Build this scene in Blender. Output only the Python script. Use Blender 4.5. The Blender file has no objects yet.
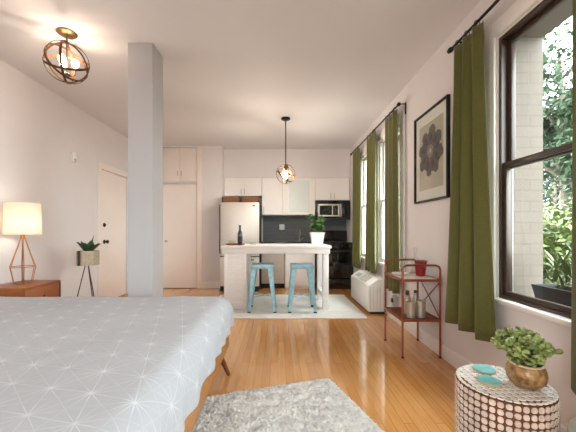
import bpy, bmesh, math, random
from mathutils import Vector, Matrix, Euler
random.seed(7)
PI = math.pi
SC = bpy.context.scene
COL = SC.collection
rnd = random.random
def ru(a, b): return a + (b - a) * random.random()
def sign(v): return -1 if v < 0 else 1

# ------------------------------------------------------------------ materials
def lin(c):
    return tuple((v / 12.92 if v <= 0.04045 else ((v + 0.055) / 1.055) ** 2.4) for v in c)
def rgb(r, g, b): return lin((r / 255, g / 255, b / 255))

def mat(name, col, rough=0.5, metal=0.0, var=0.06, scale=12.0, bump=0.0, bscale=60.0, stretch=(1, 1, 1), coat=0.0, spec=0.5, sheen=0.0):
    m = bpy.data.materials.new(name); m.use_nodes = True
    nt = m.node_tree; N = nt.nodes; L = nt.links
    b = N['Principled BSDF']
    tc = N.new('ShaderNodeTexCoord'); mp = N.new('ShaderNodeMapping')
    mp.inputs['Scale'].default_value = stretch
    L.new(tc.outputs['Object'], mp.inputs['Vector'])
    ns = N.new('ShaderNodeTexNoise'); ns.inputs['Scale'].default_value = scale; ns.inputs['Detail'].default_value = 3
    L.new(mp.outputs[0], ns.inputs['Vector'])
    r = N.new('ShaderNodeValToRGB')
    r.color_ramp.elements[0].position = 0.3; r.color_ramp.elements[1].position = 0.7
    r.color_ramp.elements[0].color = tuple(c * (1 - var) for c in col) + (1,)
    r.color_ramp.elements[1].color = tuple(min(1, c * (1 + var)) for c in col) + (1,)
    L.new(ns.outputs['Fac'], r.inputs[0]); L.new(r.outputs[0], b.inputs['Base Color'])
    b.inputs['Roughness'].default_value = rough; b.inputs['Metallic'].default_value = metal
    b.inputs['Specular IOR Level'].default_value = spec
    b.inputs['Coat Weight'].default_value = coat
    b.inputs['Sheen Weight'].default_value = sheen
    if bump:
        n2 = N.new('ShaderNodeTexNoise'); n2.inputs['Scale'].default_value = bscale; n2.inputs['Detail'].default_value = 4
        L.new(mp.outputs[0], n2.inputs['Vector'])
        bp = N.new('ShaderNodeBump'); bp.inputs['Strength'].default_value = bump; bp.inputs['Distance'].default_value = 0.01
        L.new(n2.outputs['Fac'], bp.inputs['Height']); L.new(bp.outputs[0], b.inputs['Normal'])
    return m

def mat_emit(name, col, strength):
    m = bpy.data.materials.new(name); m.use_nodes = True
    nt = m.node_tree; N = nt.nodes; L = nt.links
    N.remove(N['Principled BSDF'])
    e = N.new('ShaderNodeEmission'); e.inputs[0].default_value = tuple(col) + (1,); e.inputs[1].default_value = strength
    L.new(e.outputs[0], N['Material Output'].inputs[0]); return m

def mat_glass(name, tint=(1, 1, 1), refl=0.6):
    m = bpy.data.materials.new(name); m.use_nodes = True
    nt = m.node_tree; N = nt.nodes; L = nt.links
    N.remove(N['Principled BSDF'])
    t = N.new('ShaderNodeBsdfTransparent'); t.inputs[0].default_value = tuple(tint) + (1,)
    g = N.new('ShaderNodeBsdfGlossy'); g.inputs['Roughness'].default_value = 0.02
    f = N.new('ShaderNodeFresnel'); f.inputs[0].default_value = 1.45
    mu = N.new('ShaderNodeMath'); mu.operation = 'MULTIPLY'; mu.inputs[1].default_value = refl
    mx = N.new('ShaderNodeMixShader')
    gm = N.new('ShaderNodeNewGeometry'); inv = N.new('ShaderNodeMath'); inv.operation = 'SUBTRACT'; inv.inputs[0].default_value = 1.0
    L.new(gm.outputs['Backfacing'], inv.inputs[1]); m3 = N.new('ShaderNodeMath'); m3.operation = 'MULTIPLY'
    L.new(f.outputs[0], mu.inputs[0]); L.new(mu.outputs[0], m3.inputs[0]); L.new(inv.outputs[0], m3.inputs[1]); L.new(m3.outputs[0], mx.inputs[0])
    L.new(t.outputs[0], mx.inputs[1]); L.new(g.outputs[0], mx.inputs[2])
    L.new(mx.outputs[0], N['Material Output'].inputs[0]); return m

def mat_translucent(name, col, frac=0.5):
    m = mat(name, col, 0.9, var=0.03, scale=40, stretch=(1, 1, 6))
    nt = m.node_tree; N = nt.nodes; L = nt.links
    t = N.new('ShaderNodeBsdfTranslucent'); t.inputs[0].default_value = tuple(col) + (1,)
    mx = N.new('ShaderNodeMixShader'); mx.inputs[0].default_value = frac
    L.new(N['Principled BSDF'].outputs[0], mx.inputs[1]); L.new(t.outputs[0], mx.inputs[2])
    L.new(mx.outputs[0], N['Material Output'].inputs[0]); return m

def mat_floor():
    m = bpy.data.materials.new('oak_strip_floor'); m.use_nodes = True
    nt = m.node_tree; N = nt.nodes; L = nt.links; b = N['Principled BSDF']
    tc = N.new('ShaderNodeTexCoord'); mp = N.new('ShaderNodeMapping')
    mp.inputs['Rotation'].default_value = (0, 0, PI / 2)
    L.new(tc.outputs['Object'], mp.inputs[0])
    br = N.new('ShaderNodeTexBrick'); br.offset = 0.37; br.offset_frequency = 3
    br.inputs['Scale'].default_value = 1.0; br.inputs['Brick Width'].default_value = 1.35; br.inputs['Row Height'].default_value = 0.062
    br.inputs['Mortar Size'].default_value = 0.0012; br.inputs['Mortar Smooth'].default_value = 0.3; br.inputs['Bias'].default_value = 0.0
    br.inputs['Color1'].default_value = rgb(218, 162, 98) + (1,)
    br.inputs['Color2'].default_value = rgb(202, 142, 80) + (1,)
    br.inputs['Mortar'].default_value = rgb(140, 90, 46) + (1,)
    L.new(mp.outputs[0], br.inputs['Vector'])
    m2 = N.new('ShaderNodeMapping'); m2.inputs['Scale'].default_value = (28, 1.6, 1)
    L.new(tc.outputs['Object'], m2.inputs[0])
    ns = N.new('ShaderNodeTexNoise'); ns.inputs['Scale'].default_value = 2.5; ns.inputs['Detail'].default_value = 5
    L.new(m2.outputs[0], ns.inputs['Vector'])
    rp = N.new('ShaderNodeValToRGB')
    rp.color_ramp.elements[0].color = (0.88, 0.86, 0.83, 1); rp.color_ramp.elements[1].color = (1.07, 1.06, 1.04, 1)
    rp.color_ramp.elements[0].position = 0.3; rp.color_ramp.elements[1].position = 0.72
    L.new(ns.outputs['Fac'], rp.inputs[0])
    mx = N.new('ShaderNodeMix'); mx.data_type = 'RGBA'; mx.blend_type = 'MULTIPLY'; mx.inputs[0].default_value = 1.0
    L.new(br.outputs['Color'], mx.inputs[6]); L.new(rp.outputs[0], mx.inputs[7])
    L.new(mx.outputs[2], b.inputs['Base Color'])
    b.inputs['Roughness'].default_value = 0.16; b.inputs['Coat Weight'].default_value = 0.5; b.inputs['Coat Roughness'].default_value = 0.07
    n3 = N.new('ShaderNodeTexNoise'); n3.inputs['Scale'].default_value = 5; L.new(tc.outputs['Object'], n3.inputs['Vector'])
    bp = N.new('ShaderNodeBump'); bp.inputs['Strength'].default_value = 0.12; bp.inputs['Distance'].default_value = 0.02
    L.new(n3.outputs['Fac'], bp.inputs['Height']); L.new(bp.outputs[0], b.inputs['Normal']); L.new(bp.outputs[0], b.inputs['Coat Normal'])
    return m

def mat_brick(name, c1, c2, mort, w=0.22, h=0.075, axis='X'):
    m = bpy.data.materials.new(name); m.use_nodes = True
    nt = m.node_tree; N = nt.nodes; L = nt.links; b = N['Principled BSDF']
    tc = N.new('ShaderNodeTexCoord'); sx = N.new('ShaderNodeSeparateXYZ'); L.new(tc.outputs['Object'], sx.inputs[0])
    ad = N.new('ShaderNodeMath'); ad.operation = 'ADD'
    L.new(sx.outputs[0], ad.inputs[0]); L.new(sx.outputs[1], ad.inputs[1])
    cb = N.new('ShaderNodeCombineXYZ'); L.new(ad.outputs[0], cb.inputs[0]); L.new(sx.outputs[2], cb.inputs[1])
    br = N.new('ShaderNodeTexBrick'); br.inputs['Scale'].default_value = 1.0
    br.inputs['Brick Width'].default_value = w; br.inputs['Row Height'].default_value = h; br.inputs['Mortar Size'].default_value = 0.005
    br.inputs['Color1'].default_value = c1 + (1,); br.inputs['Color2'].default_value = c2 + (1,); br.inputs['Mortar'].default_value = mort + (1,)
    L.new(cb.outputs[0], br.inputs['Vector']); L.new(br.outputs['Color'], b.inputs['Base Color'])
    b.inputs['Roughness'].default_value = 0.85; return m

def mat_duvet():
    m = bpy.data.materials.new('starburst_cotton'); m.use_nodes = True
    nt = m.node_tree; N = nt.nodes; L = nt.links; b = N['Principled BSDF']
    u0 = N.new('ShaderNodeUVMap'); u0.uv_map = 'cloth'
    uv = N.new('ShaderNodeMapping'); uv.inputs['Rotation'].default_value = (0, 0, math.radians(13)); L.new(u0.outputs[0], uv.inputs[0])
    A = 0.165
    fac = None
    for ang, sp, w in [(90, A * math.sqrt(3) / 2, 0.0012), (30, A * math.sqrt(3) / 2, 0.0012), (150, A * math.sqrt(3) / 2, 0.0012),
                       (0, A / 2, 0.0009), (60, A / 2, 0.0009), (120, A / 2, 0.0009)]:
        d = N.new('ShaderNodeVectorMath'); d.operation = 'DOT_PRODUCT'
        d.inputs[1].default_value = (math.cos(math.radians(ang)) / sp, math.sin(math.radians(ang)) / sp, 0)
        L.new(uv.outputs[0], d.inputs[0])
        pp = N.new('ShaderNodeMath'); pp.operation = 'PINGPONG'; pp.inputs[1].default_value = 0.5
        L.new(d.outputs['Value'], pp.inputs[0])
        mr = N.new('ShaderNodeMapRange'); mr.inputs[1].default_value = w / sp * 0.7; mr.inputs[2].default_value = w / sp * 2.0
        mr.inputs[3].default_value = 1.0; mr.inputs[4].default_value = 0.0
        L.new(pp.outputs[0], mr.inputs[0])
        if fac is None: fac = mr.outputs[0]
        else:
            mx = N.new('ShaderNodeMath'); mx.operation = 'MAXIMUM'
            L.new(fac, mx.inputs[0]); L.new(mr.outputs[0], mx.inputs[1]); fac = mx.outputs[0]
    # lines thin out with a woven, uneven print
    ns = N.new('ShaderNodeTexNoise'); ns.inputs['Scale'].default_value = 14; L.new(uv.outputs[0], ns.inputs['Vector'])
    mr2 = N.new('ShaderNodeMapRange'); mr2.inputs[1].default_value = 0.3; mr2.inputs[2].default_value = 0.65
    mr2.inputs[3].default_value = 0.35; mr2.inputs[4].default_value = 0.85
    L.new(ns.outputs['Fac'], mr2.inputs[0])
    def cell(off):
        ad = N.new('ShaderNodeVectorMath'); ad.operation = 'ADD'; ad.inputs[1].default_value = off; L.new(uv.outputs[0], ad.inputs[0])
        mo = N.new('ShaderNodeVectorMath'); mo.operation = 'WRAP'
        mo.inputs[1].default_value = (A / 2, A * math.sqrt(3) / 2, 1); mo.inputs[2].default_value = (-A / 2, -A * math.sqrt(3) / 2, -1)
        L.new(ad.outputs[0], mo.inputs[0]); ln = N.new('ShaderNodeVectorMath'); ln.operation = 'LENGTH'; L.new(mo.outputs[0], ln.inputs[0]); return ln
    la, lb = cell((0, 0, 0)), cell((A / 2, A * math.sqrt(3) / 2, 0))
    mn_ = N.new('ShaderNodeMath'); mn_.operation = 'MINIMUM'; L.new(la.outputs['Value'], mn_.inputs[0]); L.new(lb.outputs['Value'], mn_.inputs[1])
    fd = N.new('ShaderNodeMapRange'); fd.inputs[1].default_value = 0.01; fd.inputs[2].default_value = A * 0.55; fd.inputs[3].default_value = 1.0; fd.inputs[4].default_value = 0.30
    L.new(mn_.outputs[0], fd.inputs[0])
    m0 = N.new('ShaderNodeMath'); m0.operation = 'MULTIPLY'; L.new(fac, m0.inputs[0]); L.new(fd.outputs[0], m0.inputs[1])
    mu = N.new('ShaderNodeMath'); mu.operation = 'MULTIPLY'; L.new(m0.outputs[0], mu.inputs[0]); L.new(mr2.outputs[0], mu.inputs[1])
    mix = N.new('ShaderNodeMix'); mix.data_type = 'RGBA'
    mix.inputs[6].default_value = rgb(184, 187, 193) + (1,); mix.inputs[7].default_value = rgb(224, 225, 228) + (1,)
    L.new(mu.outputs[0], mix.inputs[0]); L.new(mix.outputs[2], b.inputs['Base Color'])
    b.inputs['Roughness'].default_value = 0.9; b.inputs['Specular IOR Level'].default_value = 0.2
    n3 = N.new('ShaderNodeTexNoise'); n3.inputs['Scale'].default_value = 9; n3.inputs['Detail'].default_value = 4
    L.new(uv.outputs[0], n3.inputs['Vector'])
    bp = N.new('ShaderNodeBump'); bp.inputs['Strength'].default_value = 0.35; bp.inputs['Distance'].default_value = 0.02
    L.new(n3.outputs['Fac'], bp.inputs['Height']); L.new(bp.outputs[0], b.inputs['Normal'])
    return m

M = {}
M['wall'] = mat('warm_white_paint', rgb(223, 218, 218), 0.75, var=0.012, scale=3, bump=0.03, bscale=120)
M['ceiling'] = mat('ceiling_paint', rgb(221, 219, 220), 0.85, var=0.012, scale=2, bump=0.05, bscale=30)
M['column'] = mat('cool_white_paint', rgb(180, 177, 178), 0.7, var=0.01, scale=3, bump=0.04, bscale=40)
M['trim'] = mat('white_trim_paint', rgb(238, 234, 230), 0.4, var=0.01, scale=4)
M['door'] = mat('white_door_paint', rgb(236, 226, 219), 0.4, var=0.012, scale=4)
M['floor'] = mat_floor()
M['brick'] = mat_brick('painted_brick', rgb(98, 89, 80), rgb(95, 86, 77), rgb(88, 79, 71))
M['ground'] = mat('garden_ground', rgb(96, 94, 88), 0.95, var=0.3, scale=1.5)
M['winframe'] = mat('dark_brown_window_frame', rgb(62, 46, 38), 0.4, var=0.1, scale=20)
M['pane'] = mat_glass('window_glass', (0.90, 0.93, 0.92), 0.7)
M['glass'] = mat_glass('clear_glass', (0.93, 0.95, 0.95), 0.9)
M['curtain'] = mat('olive_curtain_cloth', rgb(92, 91, 40), 0.85, var=0.10, scale=30, stretch=(1, 1, 7), bump=0.15, bscale=120, sheen=0.2)
M['rod'] = mat('black_iron', rgb(30, 27, 26), 0.4, 0.6, var=0.1)
M['wood'] = mat('warm_acacia_wood', rgb(150, 88, 48), 0.4, var=0.22, scale=6, stretch=(1.5, 14, 14))
M['woodx'] = mat('honey_bed_wood', rgb(178, 122, 66), 0.45, var=0.15, scale=6, stretch=(14, 1.5, 14))
M['walnut'] = mat('red_brown_wood', rgb(122, 62, 34), 0.4, var=0.2, scale=8, stretch=(8, 8, 1))
M['edge'] = mat('dark_wood_edge', rgb(66, 38, 26), 0.5, var=0.15)
M['copper'] = mat('brushed_copper_wire', rgb(170, 112, 66), 0.35, 0.9, var=0.08)
M['cart'] = mat('copper_red_metal', rgb(146, 76, 54), 0.38, 0.4, var=0.10)
M['cartshelf'] = mat('dark_copper_shelf', rgb(122, 62, 46), 0.45, 0.3, var=0.12)
M['white_panel'] = mat('white_stone_panel', rgb(232, 226, 220), 0.2, var=0.05, scale=9)
M['shade'] = mat_translucent('lamp_shade_linen', rgb(248, 240, 226), 0.5)
M['bulb'] = mat_emit('warm_bulb', (1.0, 0.80, 0.62), 30)
M['bulb_p'] = mat_emit('pendant_bulb', (1.0, 0.85, 0.70), 130)
M['bulb_l'] = mat_emit('lamp_bulb', (1.0, 0.91, 0.82), 9.5)
M['bronze'] = mat('aged_bronze', rgb(92, 62, 40), 0.42, 0.8, var=0.2)
M['brass'] = mat('antique_brass', rgb(150, 118, 82), 0.35, 0.85, var=0.15)
M['cabinet'] = mat('cabinet_white', rgb(240, 234, 230), 0.4, var=0.01, scale=4)
M['nickel'] = mat('brushed_nickel', rgb(178, 172, 166), 0.35, 0.9, var=0.05)
M['steel'] = mat('stainless_steel', rgb(214, 208, 200), 0.42, 0.45, var=0.05, scale=6, stretch=(1, 1, 25))
M['dark'] = mat('dark_grey_plastic', rgb(46, 44, 44), 0.5, var=0.08)
M['black'] = mat('black_enamel', rgb(16, 16, 17), 0.18, var=0.08, coat=0.4)
M['blackglass'] = mat('black_oven_glass', rgb(10, 10, 12), 0.05, var=0.05, coat=1.0)
M['micro_win'] = mat('microwave_window', rgb(40, 44, 42), 0.12, var=0.3, scale=14, coat=0.6)
M['counter'] = mat('black_granite', rgb(26, 26, 28), 0.2, var=0.4, scale=60, coat=0.4)
M['splash'] = mat_brick('grey_tile', rgb(106, 110, 111), rgb(101, 105, 106), rgb(95, 99, 100), 0.15, 0.075)
M['frost'] = mat('reeded_frosted_glass', rgb(222, 228, 224), 0.25, var=0.05, scale=10, stretch=(20, 1, 1), coat=0.5)
M['basecab'] = mat('taupe_cabinet', rgb(176, 164, 152), 0.5, var=0.05)
M['crate'] = mat('brown_crate_wood', rgb(140, 88, 48), 0.6, var=0.2, scale=8, stretch=(2, 8, 14))
M['island'] = mat('washed_white_wood', rgb(243, 238, 234), 0.5, var=0.04, scale=5, stretch=(2, 14, 14))
M['teal'] = mat('distressed_pale_blue_metal', rgb(156, 198, 212), 0.42, 0.15, var=0.16, scale=18)
M['tealseat'] = mat('worn_blue_metal', rgb(140, 172, 186), 0.45, 0.2, var=0.35, scale=24)
M['rubber'] = mat('black_rubber', rgb(34, 34, 34), 0.8)
M['rug'] = mat('pale_woven_rug', rgb(226, 222, 216), 0.95, var=0.07, scale=7, bump=0.5, bscale=180)
M['ac'] = mat('white_appliance_plastic', rgb(236, 232, 226), 0.45, var=0.015)
M['acgrey'] = mat('grey_vent_plastic', rgb(176, 174, 170), 0.5, var=0.05)
M['frame_black'] = mat('black_picture_frame', rgb(20, 17, 16), 0.6)
M['matboard'] = mat('cream_mat_board', rgb(236, 228, 218), 0.85, var=0.01)
M['print'] = mat('sepia_print', rgb(194, 180, 158), 0.7, var=0.10, scale=3)
M['petal'] = mat('print_petal_brown', rgb(92, 76, 70), 0.75, var=0.25, scale=22)
M['petal2'] = mat('print_petal_dark', rgb(58, 46, 43), 0.75, var=0.25, scale=26)
M['red'] = mat('deep_red_glass', rgb(140, 18, 28), 0.15, var=0.1, coat=0.6)
M['concrete'] = mat('beige_concrete', rgb(176, 164, 142), 0.85, var=0.12, scale=30, bump=0.2)
M['agave'] = mat('dark_succulent_leaf', rgb(52, 78, 50), 0.45, var=0.3, scale=16)
M['basil'] = mat('fresh_green_leaf', rgb(70, 112, 50), 0.5, var=0.3, scale=14)
M['jade'] = mat('pale_jade_leaf', rgb(150, 166, 98), 0.26, var=0.5, scale=22)
M['jadestem'] = mat('jade_stem', rgb(112, 100, 70), 0.8)
M['soil'] = mat('dark_soil', rgb(48, 36, 30), 0.95, var=0.5, scale=80, bump=0.8)
M['whitepot'] = mat('white_ceramic', rgb(238, 234, 230), 0.3, var=0.01)
M['bowl'] = mat('bronze_mosaic_bowl', rgb(160, 122, 80), 0.38, 0.2, var=0.6, scale=48, bump=0.3, bscale=50)
M['bowlrim'] = mat('cream_bowl_rim', rgb(226, 206, 172), 0.4, var=0.08)
M['drum'] = mat('brown_grout', rgb(104, 54, 28), 0.55, var=0.2, scale=16)
M['pearl'] = mat('capiz_shell', rgb(218, 200, 186), 0.25, var=0.22, scale=26, coat=0.3)
M['pearl_top'] = mat('pale_shell', rgb(238, 232, 226), 0.2, var=0.10, scale=20, coat=0.3)
M['aqua'] = mat('aqua_coaster', rgb(126, 194, 194), 0.3, var=0.15, scale=30)
M['cork'] = mat('wood_coaster_base', rgb(196, 170, 120), 0.6, var=0.1)
M['bottle'] = mat('dark_wine_glass', rgb(22, 14, 16), 0.1, coat=0.8)
M['otto'] = mat('grey_woven_upholstery', rgb(176, 174, 164), 0.95, var=0.1, scale=40, bump=0.4, bscale=200)
M['leaf_a'] = mat('tree_leaf_mid', rgb(56, 76, 52), 0.6, var=0.45, scale=2.5)
M['leaf_b'] = mat('tree_leaf_deep', rgb(50, 72, 56), 0.6, var=0.4, scale=2)
M['leaf_c'] = mat('shrub_leaf_bright', rgb(90, 106, 50), 0.55, var=0.4, scale=5)
M['bark'] = mat('grey_bark', rgb(108, 98, 86), 0.9, var=0.3, scale=10, bump=0.5, bscale=30)
M['slate'] = mat('charcoal_planter', rgb(62, 60, 60), 0.7, var=0.1)
M['cord'] = mat('white_cord', rgb(222, 218, 212), 0.5)
M['metalcup'] = mat('pale_pewter', rgb(196, 184, 168), 0.4, 0.6, var=0.06)
M['duvet'] = mat_duvet()

def mat_shag():
    m = mat('shag_pile', rgb(200, 198, 196), 0.95, var=0.0)
    nt = m.node_tree; N = nt.nodes; L = nt.links
    r = [n for n in N if n.type == 'VALTORGB'][0]; ns = [n for n in N if n.type == 'TEX_NOISE'][0]; mp = [n for n in N if n.type == 'MAPPING'][0]
    mp.inputs['Scale'].default_value = (1, 1.6, 1); ns.inputs['Scale'].default_value = 11; ns.inputs['Detail'].default_value = 6; ns.inputs['Roughness'].default_value = 0.7
    ns.inputs['Distortion'].default_value = 1.2
    r.color_ramp.elements[0].color = rgb(172, 171, 171) + (1,); r.color_ramp.elements[0].position = 0.34
    r.color_ramp.elements[1].color = rgb(222, 219, 214) + (1,); r.color_ramp.elements[1].position = 0.56
    return m
M['shag'] = mat_shag()

# ------------------------------------------------------------------ mesh builder
class MB:
    def __init__(s): s.bm = bmesh.new()
    def _add(s, b, m=0, mx=None):
        if mx is not None: b.transform(mx)
        for f in b.faces: f.material_index = m
        bmesh.ops.recalc_face_normals(b, faces=b.faces)
        me = bpy.data.meshes.new('tmp'); b.to_mesh(me); b.free(); s.bm.from_mesh(me); bpy.data.meshes.remove(me); return s
    def box(s, x0, x1, y0, y1, z0, z1, bev=0.0, m=0, mx=None, seg=2):
        b = bmesh.new(); bmesh.ops.create_cube(b, size=1)
        for v in b.verts:
            v.co = Vector(((x0 + x1) / 2 + v.co.x * (x1 - x0), (y0 + y1) / 2 + v.co.y * (y1 - y0), (z0 + z1) / 2 + v.co.z * (z1 - z0)))
        if bev: bmesh.ops.bevel(b, geom=list(b.edges), offset=bev, segments=seg, affect='EDGES', profile=0.5)
        return s._add(b, m, mx)
    def hull(s, bot, top, m=0, bev=0.0):
        b = bmesh.new(); n = len(bot)
        vb = [b.verts.new(p) for p in bot]; vt = [b.verts.new(p) for p in top]
        b.faces.new(vb[::-1]); b.faces.new(vt)
        for i in range(n): b.faces.new((vb[i], vb[(i + 1) % n], vt[(i + 1) % n], vt[i]))
        if bev: bmesh.ops.bevel(b, geom=list(b.edges), offset=bev, segments=2, affect='EDGES', profile=0.5)
        return s._add(b, m)
    def prism(s, pts, axis, a, c, m=0, bev=0.0):
        # polygon pts in the two other axes, extruded from a to c
        def P(p, t): return {'x': (t, p[0], p[1]), 'y': (p[0], t, p[1]), 'z': (p[0], p[1], t)}[axis]
        return s.hull([P(p, a) for p in pts], [P(p, c) for p in pts], m, bev)
    def tube(s, pts, r, seg=8, closed=False, m=0, flat=None):
        pts = [Vector(p) for p in pts]; n = len(pts); b = bmesh.new()
        rr = r if isinstance(r, (list, tuple)) else [r] * n
        rings = []; prev = None
        for i, p in enumerate(pts):
            if closed: t = (pts[(i + 1) % n] - pts[i - 1]).normalized()
            else: t = (pts[min(n - 1, i + 1)] - pts[max(0, i - 1)]).normalized()
            if prev is None:
                a = Vector((0, 0, 1)) if abs(t.z) < 0.9 else Vector((1, 0, 0))
                u = t.cross(a).normalized()
            else: u = (prev - t * prev.dot(t)).normalized()
            prev = u; w = t.cross(u)
            rings.append([b.verts.new(p + (u * math.cos(2 * PI * k / seg) + w * math.sin(2 * PI * k / seg)) * rr[i]) for k in range(seg)])
        for i in range(n if closed else n - 1):
            A = rings[i]; B = rings[(i + 1) % n]
            for k in range(seg): b.faces.new((A[k], A[(k + 1) % seg], B[(k + 1) % seg], B[k]))
        if not closed: b.faces.new(rings[0][::-1]); b.faces.new(rings[-1])
        return s._add(b, m)
    def rod(s, a, c, r, seg=10, m=0): return s.tube([a, c], r, seg, False, m)
    def lathe(s, prof, seg=24, m=0, mx=None, close=False):
        b = bmesh.new(); rings = []
        for (r, z) in prof:
            if r < 1e-6: rings.append([b.verts.new((0, 0, z))])
            else: rings.append([b.verts.new((r * math.cos(2 * PI * k / seg), r * math.sin(2 * PI * k / seg), z)) for k in range(seg)])
        n = len(rings)
        for i in range(n if close else n - 1):
            A = rings[i]; B = rings[(i + 1) % n]
            for k in range(seg):
                k2 = (k + 1) % seg
                if len(A) == 1 and len(B) == 1: continue
                if len(A) == 1: b.faces.new((A[0], B[k2], B[k]))
                elif len(B) == 1: b.faces.new((A[k], A[k2], B[0]))
                else: b.faces.new((A[k], A[k2], B[k2], B[k]))
        return s._add(b, m, mx)
    def ball(s, c, r, m=0, sc=(1, 1, 1), seg=14):
        b = bmesh.new(); bmesh.ops.create_uvsphere(b, u_segments=seg, v_segments=max(6, seg // 2 + 1), radius=r)
        for v in b.verts: v.co = Vector((c[0] + v.co.x * sc[0], c[1] + v.co.y * sc[1], c[2] + v.co.z * sc[2]))
        return s._add(b, m)
    def band(s, R, w, t, mx, seg=40, m=0):
        return s.lathe([(R, -w / 2), (R + t, -w / 2), (R + t, w / 2), (R, w / 2)], seg, m, mx, True)
    def leaf(s, p, d, n, L, W, bend=0.2, fold=0.15, m=0, seg=4, prof=None):
        p = Vector(p); d = Vector(d).normalized(); n = Vector(n); n = n - d * n.dot(d)
        n = n.normalized() if n.length > 1e-4 else d.orthogonal().normalized()
        u = d.cross(n); prev = None; b = s.bm
        for i in range(seg + 1):
            t = i / seg
            w = W * (prof(t) if prof else math.sin(PI * min(0.98, t * 0.9 + 0.08)) ** 0.8)
            c = p + d * (L * t) - n * (bend * L * t * t)
            row = [b.verts.new(c + u * w / 2 + n * fold * w), b.verts.new(c), b.verts.new(c - u * w / 2 + n * fold * w)]
            if prev:
                for k in range(2):
                    f = b.faces.new((prev[k], prev[k + 1], row[k + 1], row[k])); f.material_index = m; f.smooth = True
            prev = row
        return s
    def thickleaf(s, p, d, n, L, W, T, m=0):
        # fleshy obovate leaf: a closed little pad
        p = Vector(p); d = Vector(d).normalized(); n = Vector(n); n = (n - d * n.dot(d))
        n = n.normalized() if n.length > 1e-4 else d.orthogonal().normalized(); u = d.cross(n)
        b = s.bm; prof = [(0.0, 0.15), (0.3, 0.6), (0.62, 1.0), (0.86, 0.8)]
        rings = []
        for t, w in prof:
            c = p + d * L * t
            rings.append([b.verts.new(c + u * W / 2 * w), b.verts.new(c + n * T / 2 * w), b.verts.new(c - u * W / 2 * w), b.verts.new(c - n * T / 2 * w)])
        tip = b.verts.new(p + d * L)
        for i in range(3):
            for k in range(4):
                f = b.faces.new((rings[i][k], rings[i][(k + 1) % 4], rings[i + 1][(k + 1) % 4], rings[i + 1][k])); f.smooth = True; f.material_index = m
        for k in range(4):
            f = b.faces.new((rings[3][k], rings[3][(k + 1) % 4], tip)); f.smooth = True; f.material_index = m
        return s
    def build(s, name, mats, parent=None, loc=None, smooth=35, label=None):
        me = bpy.data.meshes.new(name); s.bm.to_mesh(me); s.bm.free()
        for mm in (mats if isinstance(mats, (list, tuple)) else [mats]): me.materials.append(mm)
        o = bpy.data.objects.new(name, me); COL.objects.link(o)
        if smooth:
            for p in me.polygons: p.use_smooth = True
            me.set_sharp_from_angle(angle=math.radians(smooth))
        if parent is not None: o.parent = parent
        if loc is not None: o.location = loc
        if label: o['label'] = label
        return o

def thing(name, label, cat, loc=(0, 0, 0), rz=0.0, group=None):
    o = bpy.data.objects.new(name, None); COL.objects.link(o); o.empty_display_size = 0.1
    o.location = loc; o.rotation_euler = (0, 0, rz); return tag(o, label, cat, group)
def tag(o, label, cat, group=None):
    o['label'] = label; o['category'] = cat
    if group: o['group'] = group
    return o
def struct(o): o['kind'] = 'structure'; return o
def dup(root, loc, rz=None, label=None, group=None):
    def cp(o, par):
        c = o.copy(); COL.objects.link(c)
        if par is not None: c.parent = par
        for ch in list(o.children): cp(ch, c)
        return c
    r = cp(root, None); r.location = loc
    if rz is not None: r.rotation_euler = (0, 0, rz)
    if label: r['label'] = label
    if group: r['group'] = group
    return r

# ------------------------------------------------------------------ the setting
XR, XL, YB, YK, YC, HC = 1.487, -2.73, -2.6, 6.78, 6.19, 2.83
XA = -1.11          # left side of the kitchen alcove
XO = 1.86           # outside face of the brick wall
H = 1.14            # eye height
WINS = [(1.15, 2.12), (3.76, 4.58), (4.80, 5.62), (-0.95, -0.05), (-2.35, -1.25)]  # last two lie behind the camera, unseen openings added to brighten the room
WZ0, WZ1 = 0.69, 2.45

struct(MB().box(XL - 0.15, XR + 0.11, YB - 0.15, YK + 0.15, -0.1, 0).build('floor', M['floor'], smooth=0))
struct(MB().box(XL - 0.15, XO, YB - 0.15, YK + 0.15, HC, HC + 0.15).build('ceiling', M['ceiling'], smooth=0))
# left wall with the entrance door opening
DY0, DY1, DZ = 4.80, 5.64, 2.10
w = MB()
w.box(XL - 0.15, XL, YB - 0.15, DY0, 0, HC); w.box(XL - 0.15, XL, DY1, YK + 0.15, 0, HC); w.box(XL - 0.15, XL, DY0, DY1, DZ, HC)
struct(w.build('wall_left', M['wall'], smooth=0))
# wall of the closet, facing the room, with its door and cupboard openings
CX0, CX1, CZ = -2.30, -1.605, 2.08
w = MB()
w.box(XL, CX0, YC, YC + 0.1, 0, HC); w.box(CX1, XA, YC, YC + 0.1, 0, HC)
w.box(CX0, CX1, YC, YC + 0.1, 2.80, HC); w.box(CX0, CX1, YC, YC + 0.1, CZ, CZ + 0.03)
w.box(XA - 0.1, XA, YC + 0.1, YK, 0, HC)
struct(w.build('wall_closet', M['wall'], smooth=0))
struct(MB().box(XL, XR, YK, YK + 0.15, 0, HC).build('wall_kitchen', M['wall'], smooth=0))
struct(MB().box(XA, XR, 6.425, YK, 2.235, HC).build('wall_soffit', M['wall'], smooth=0))
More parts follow.
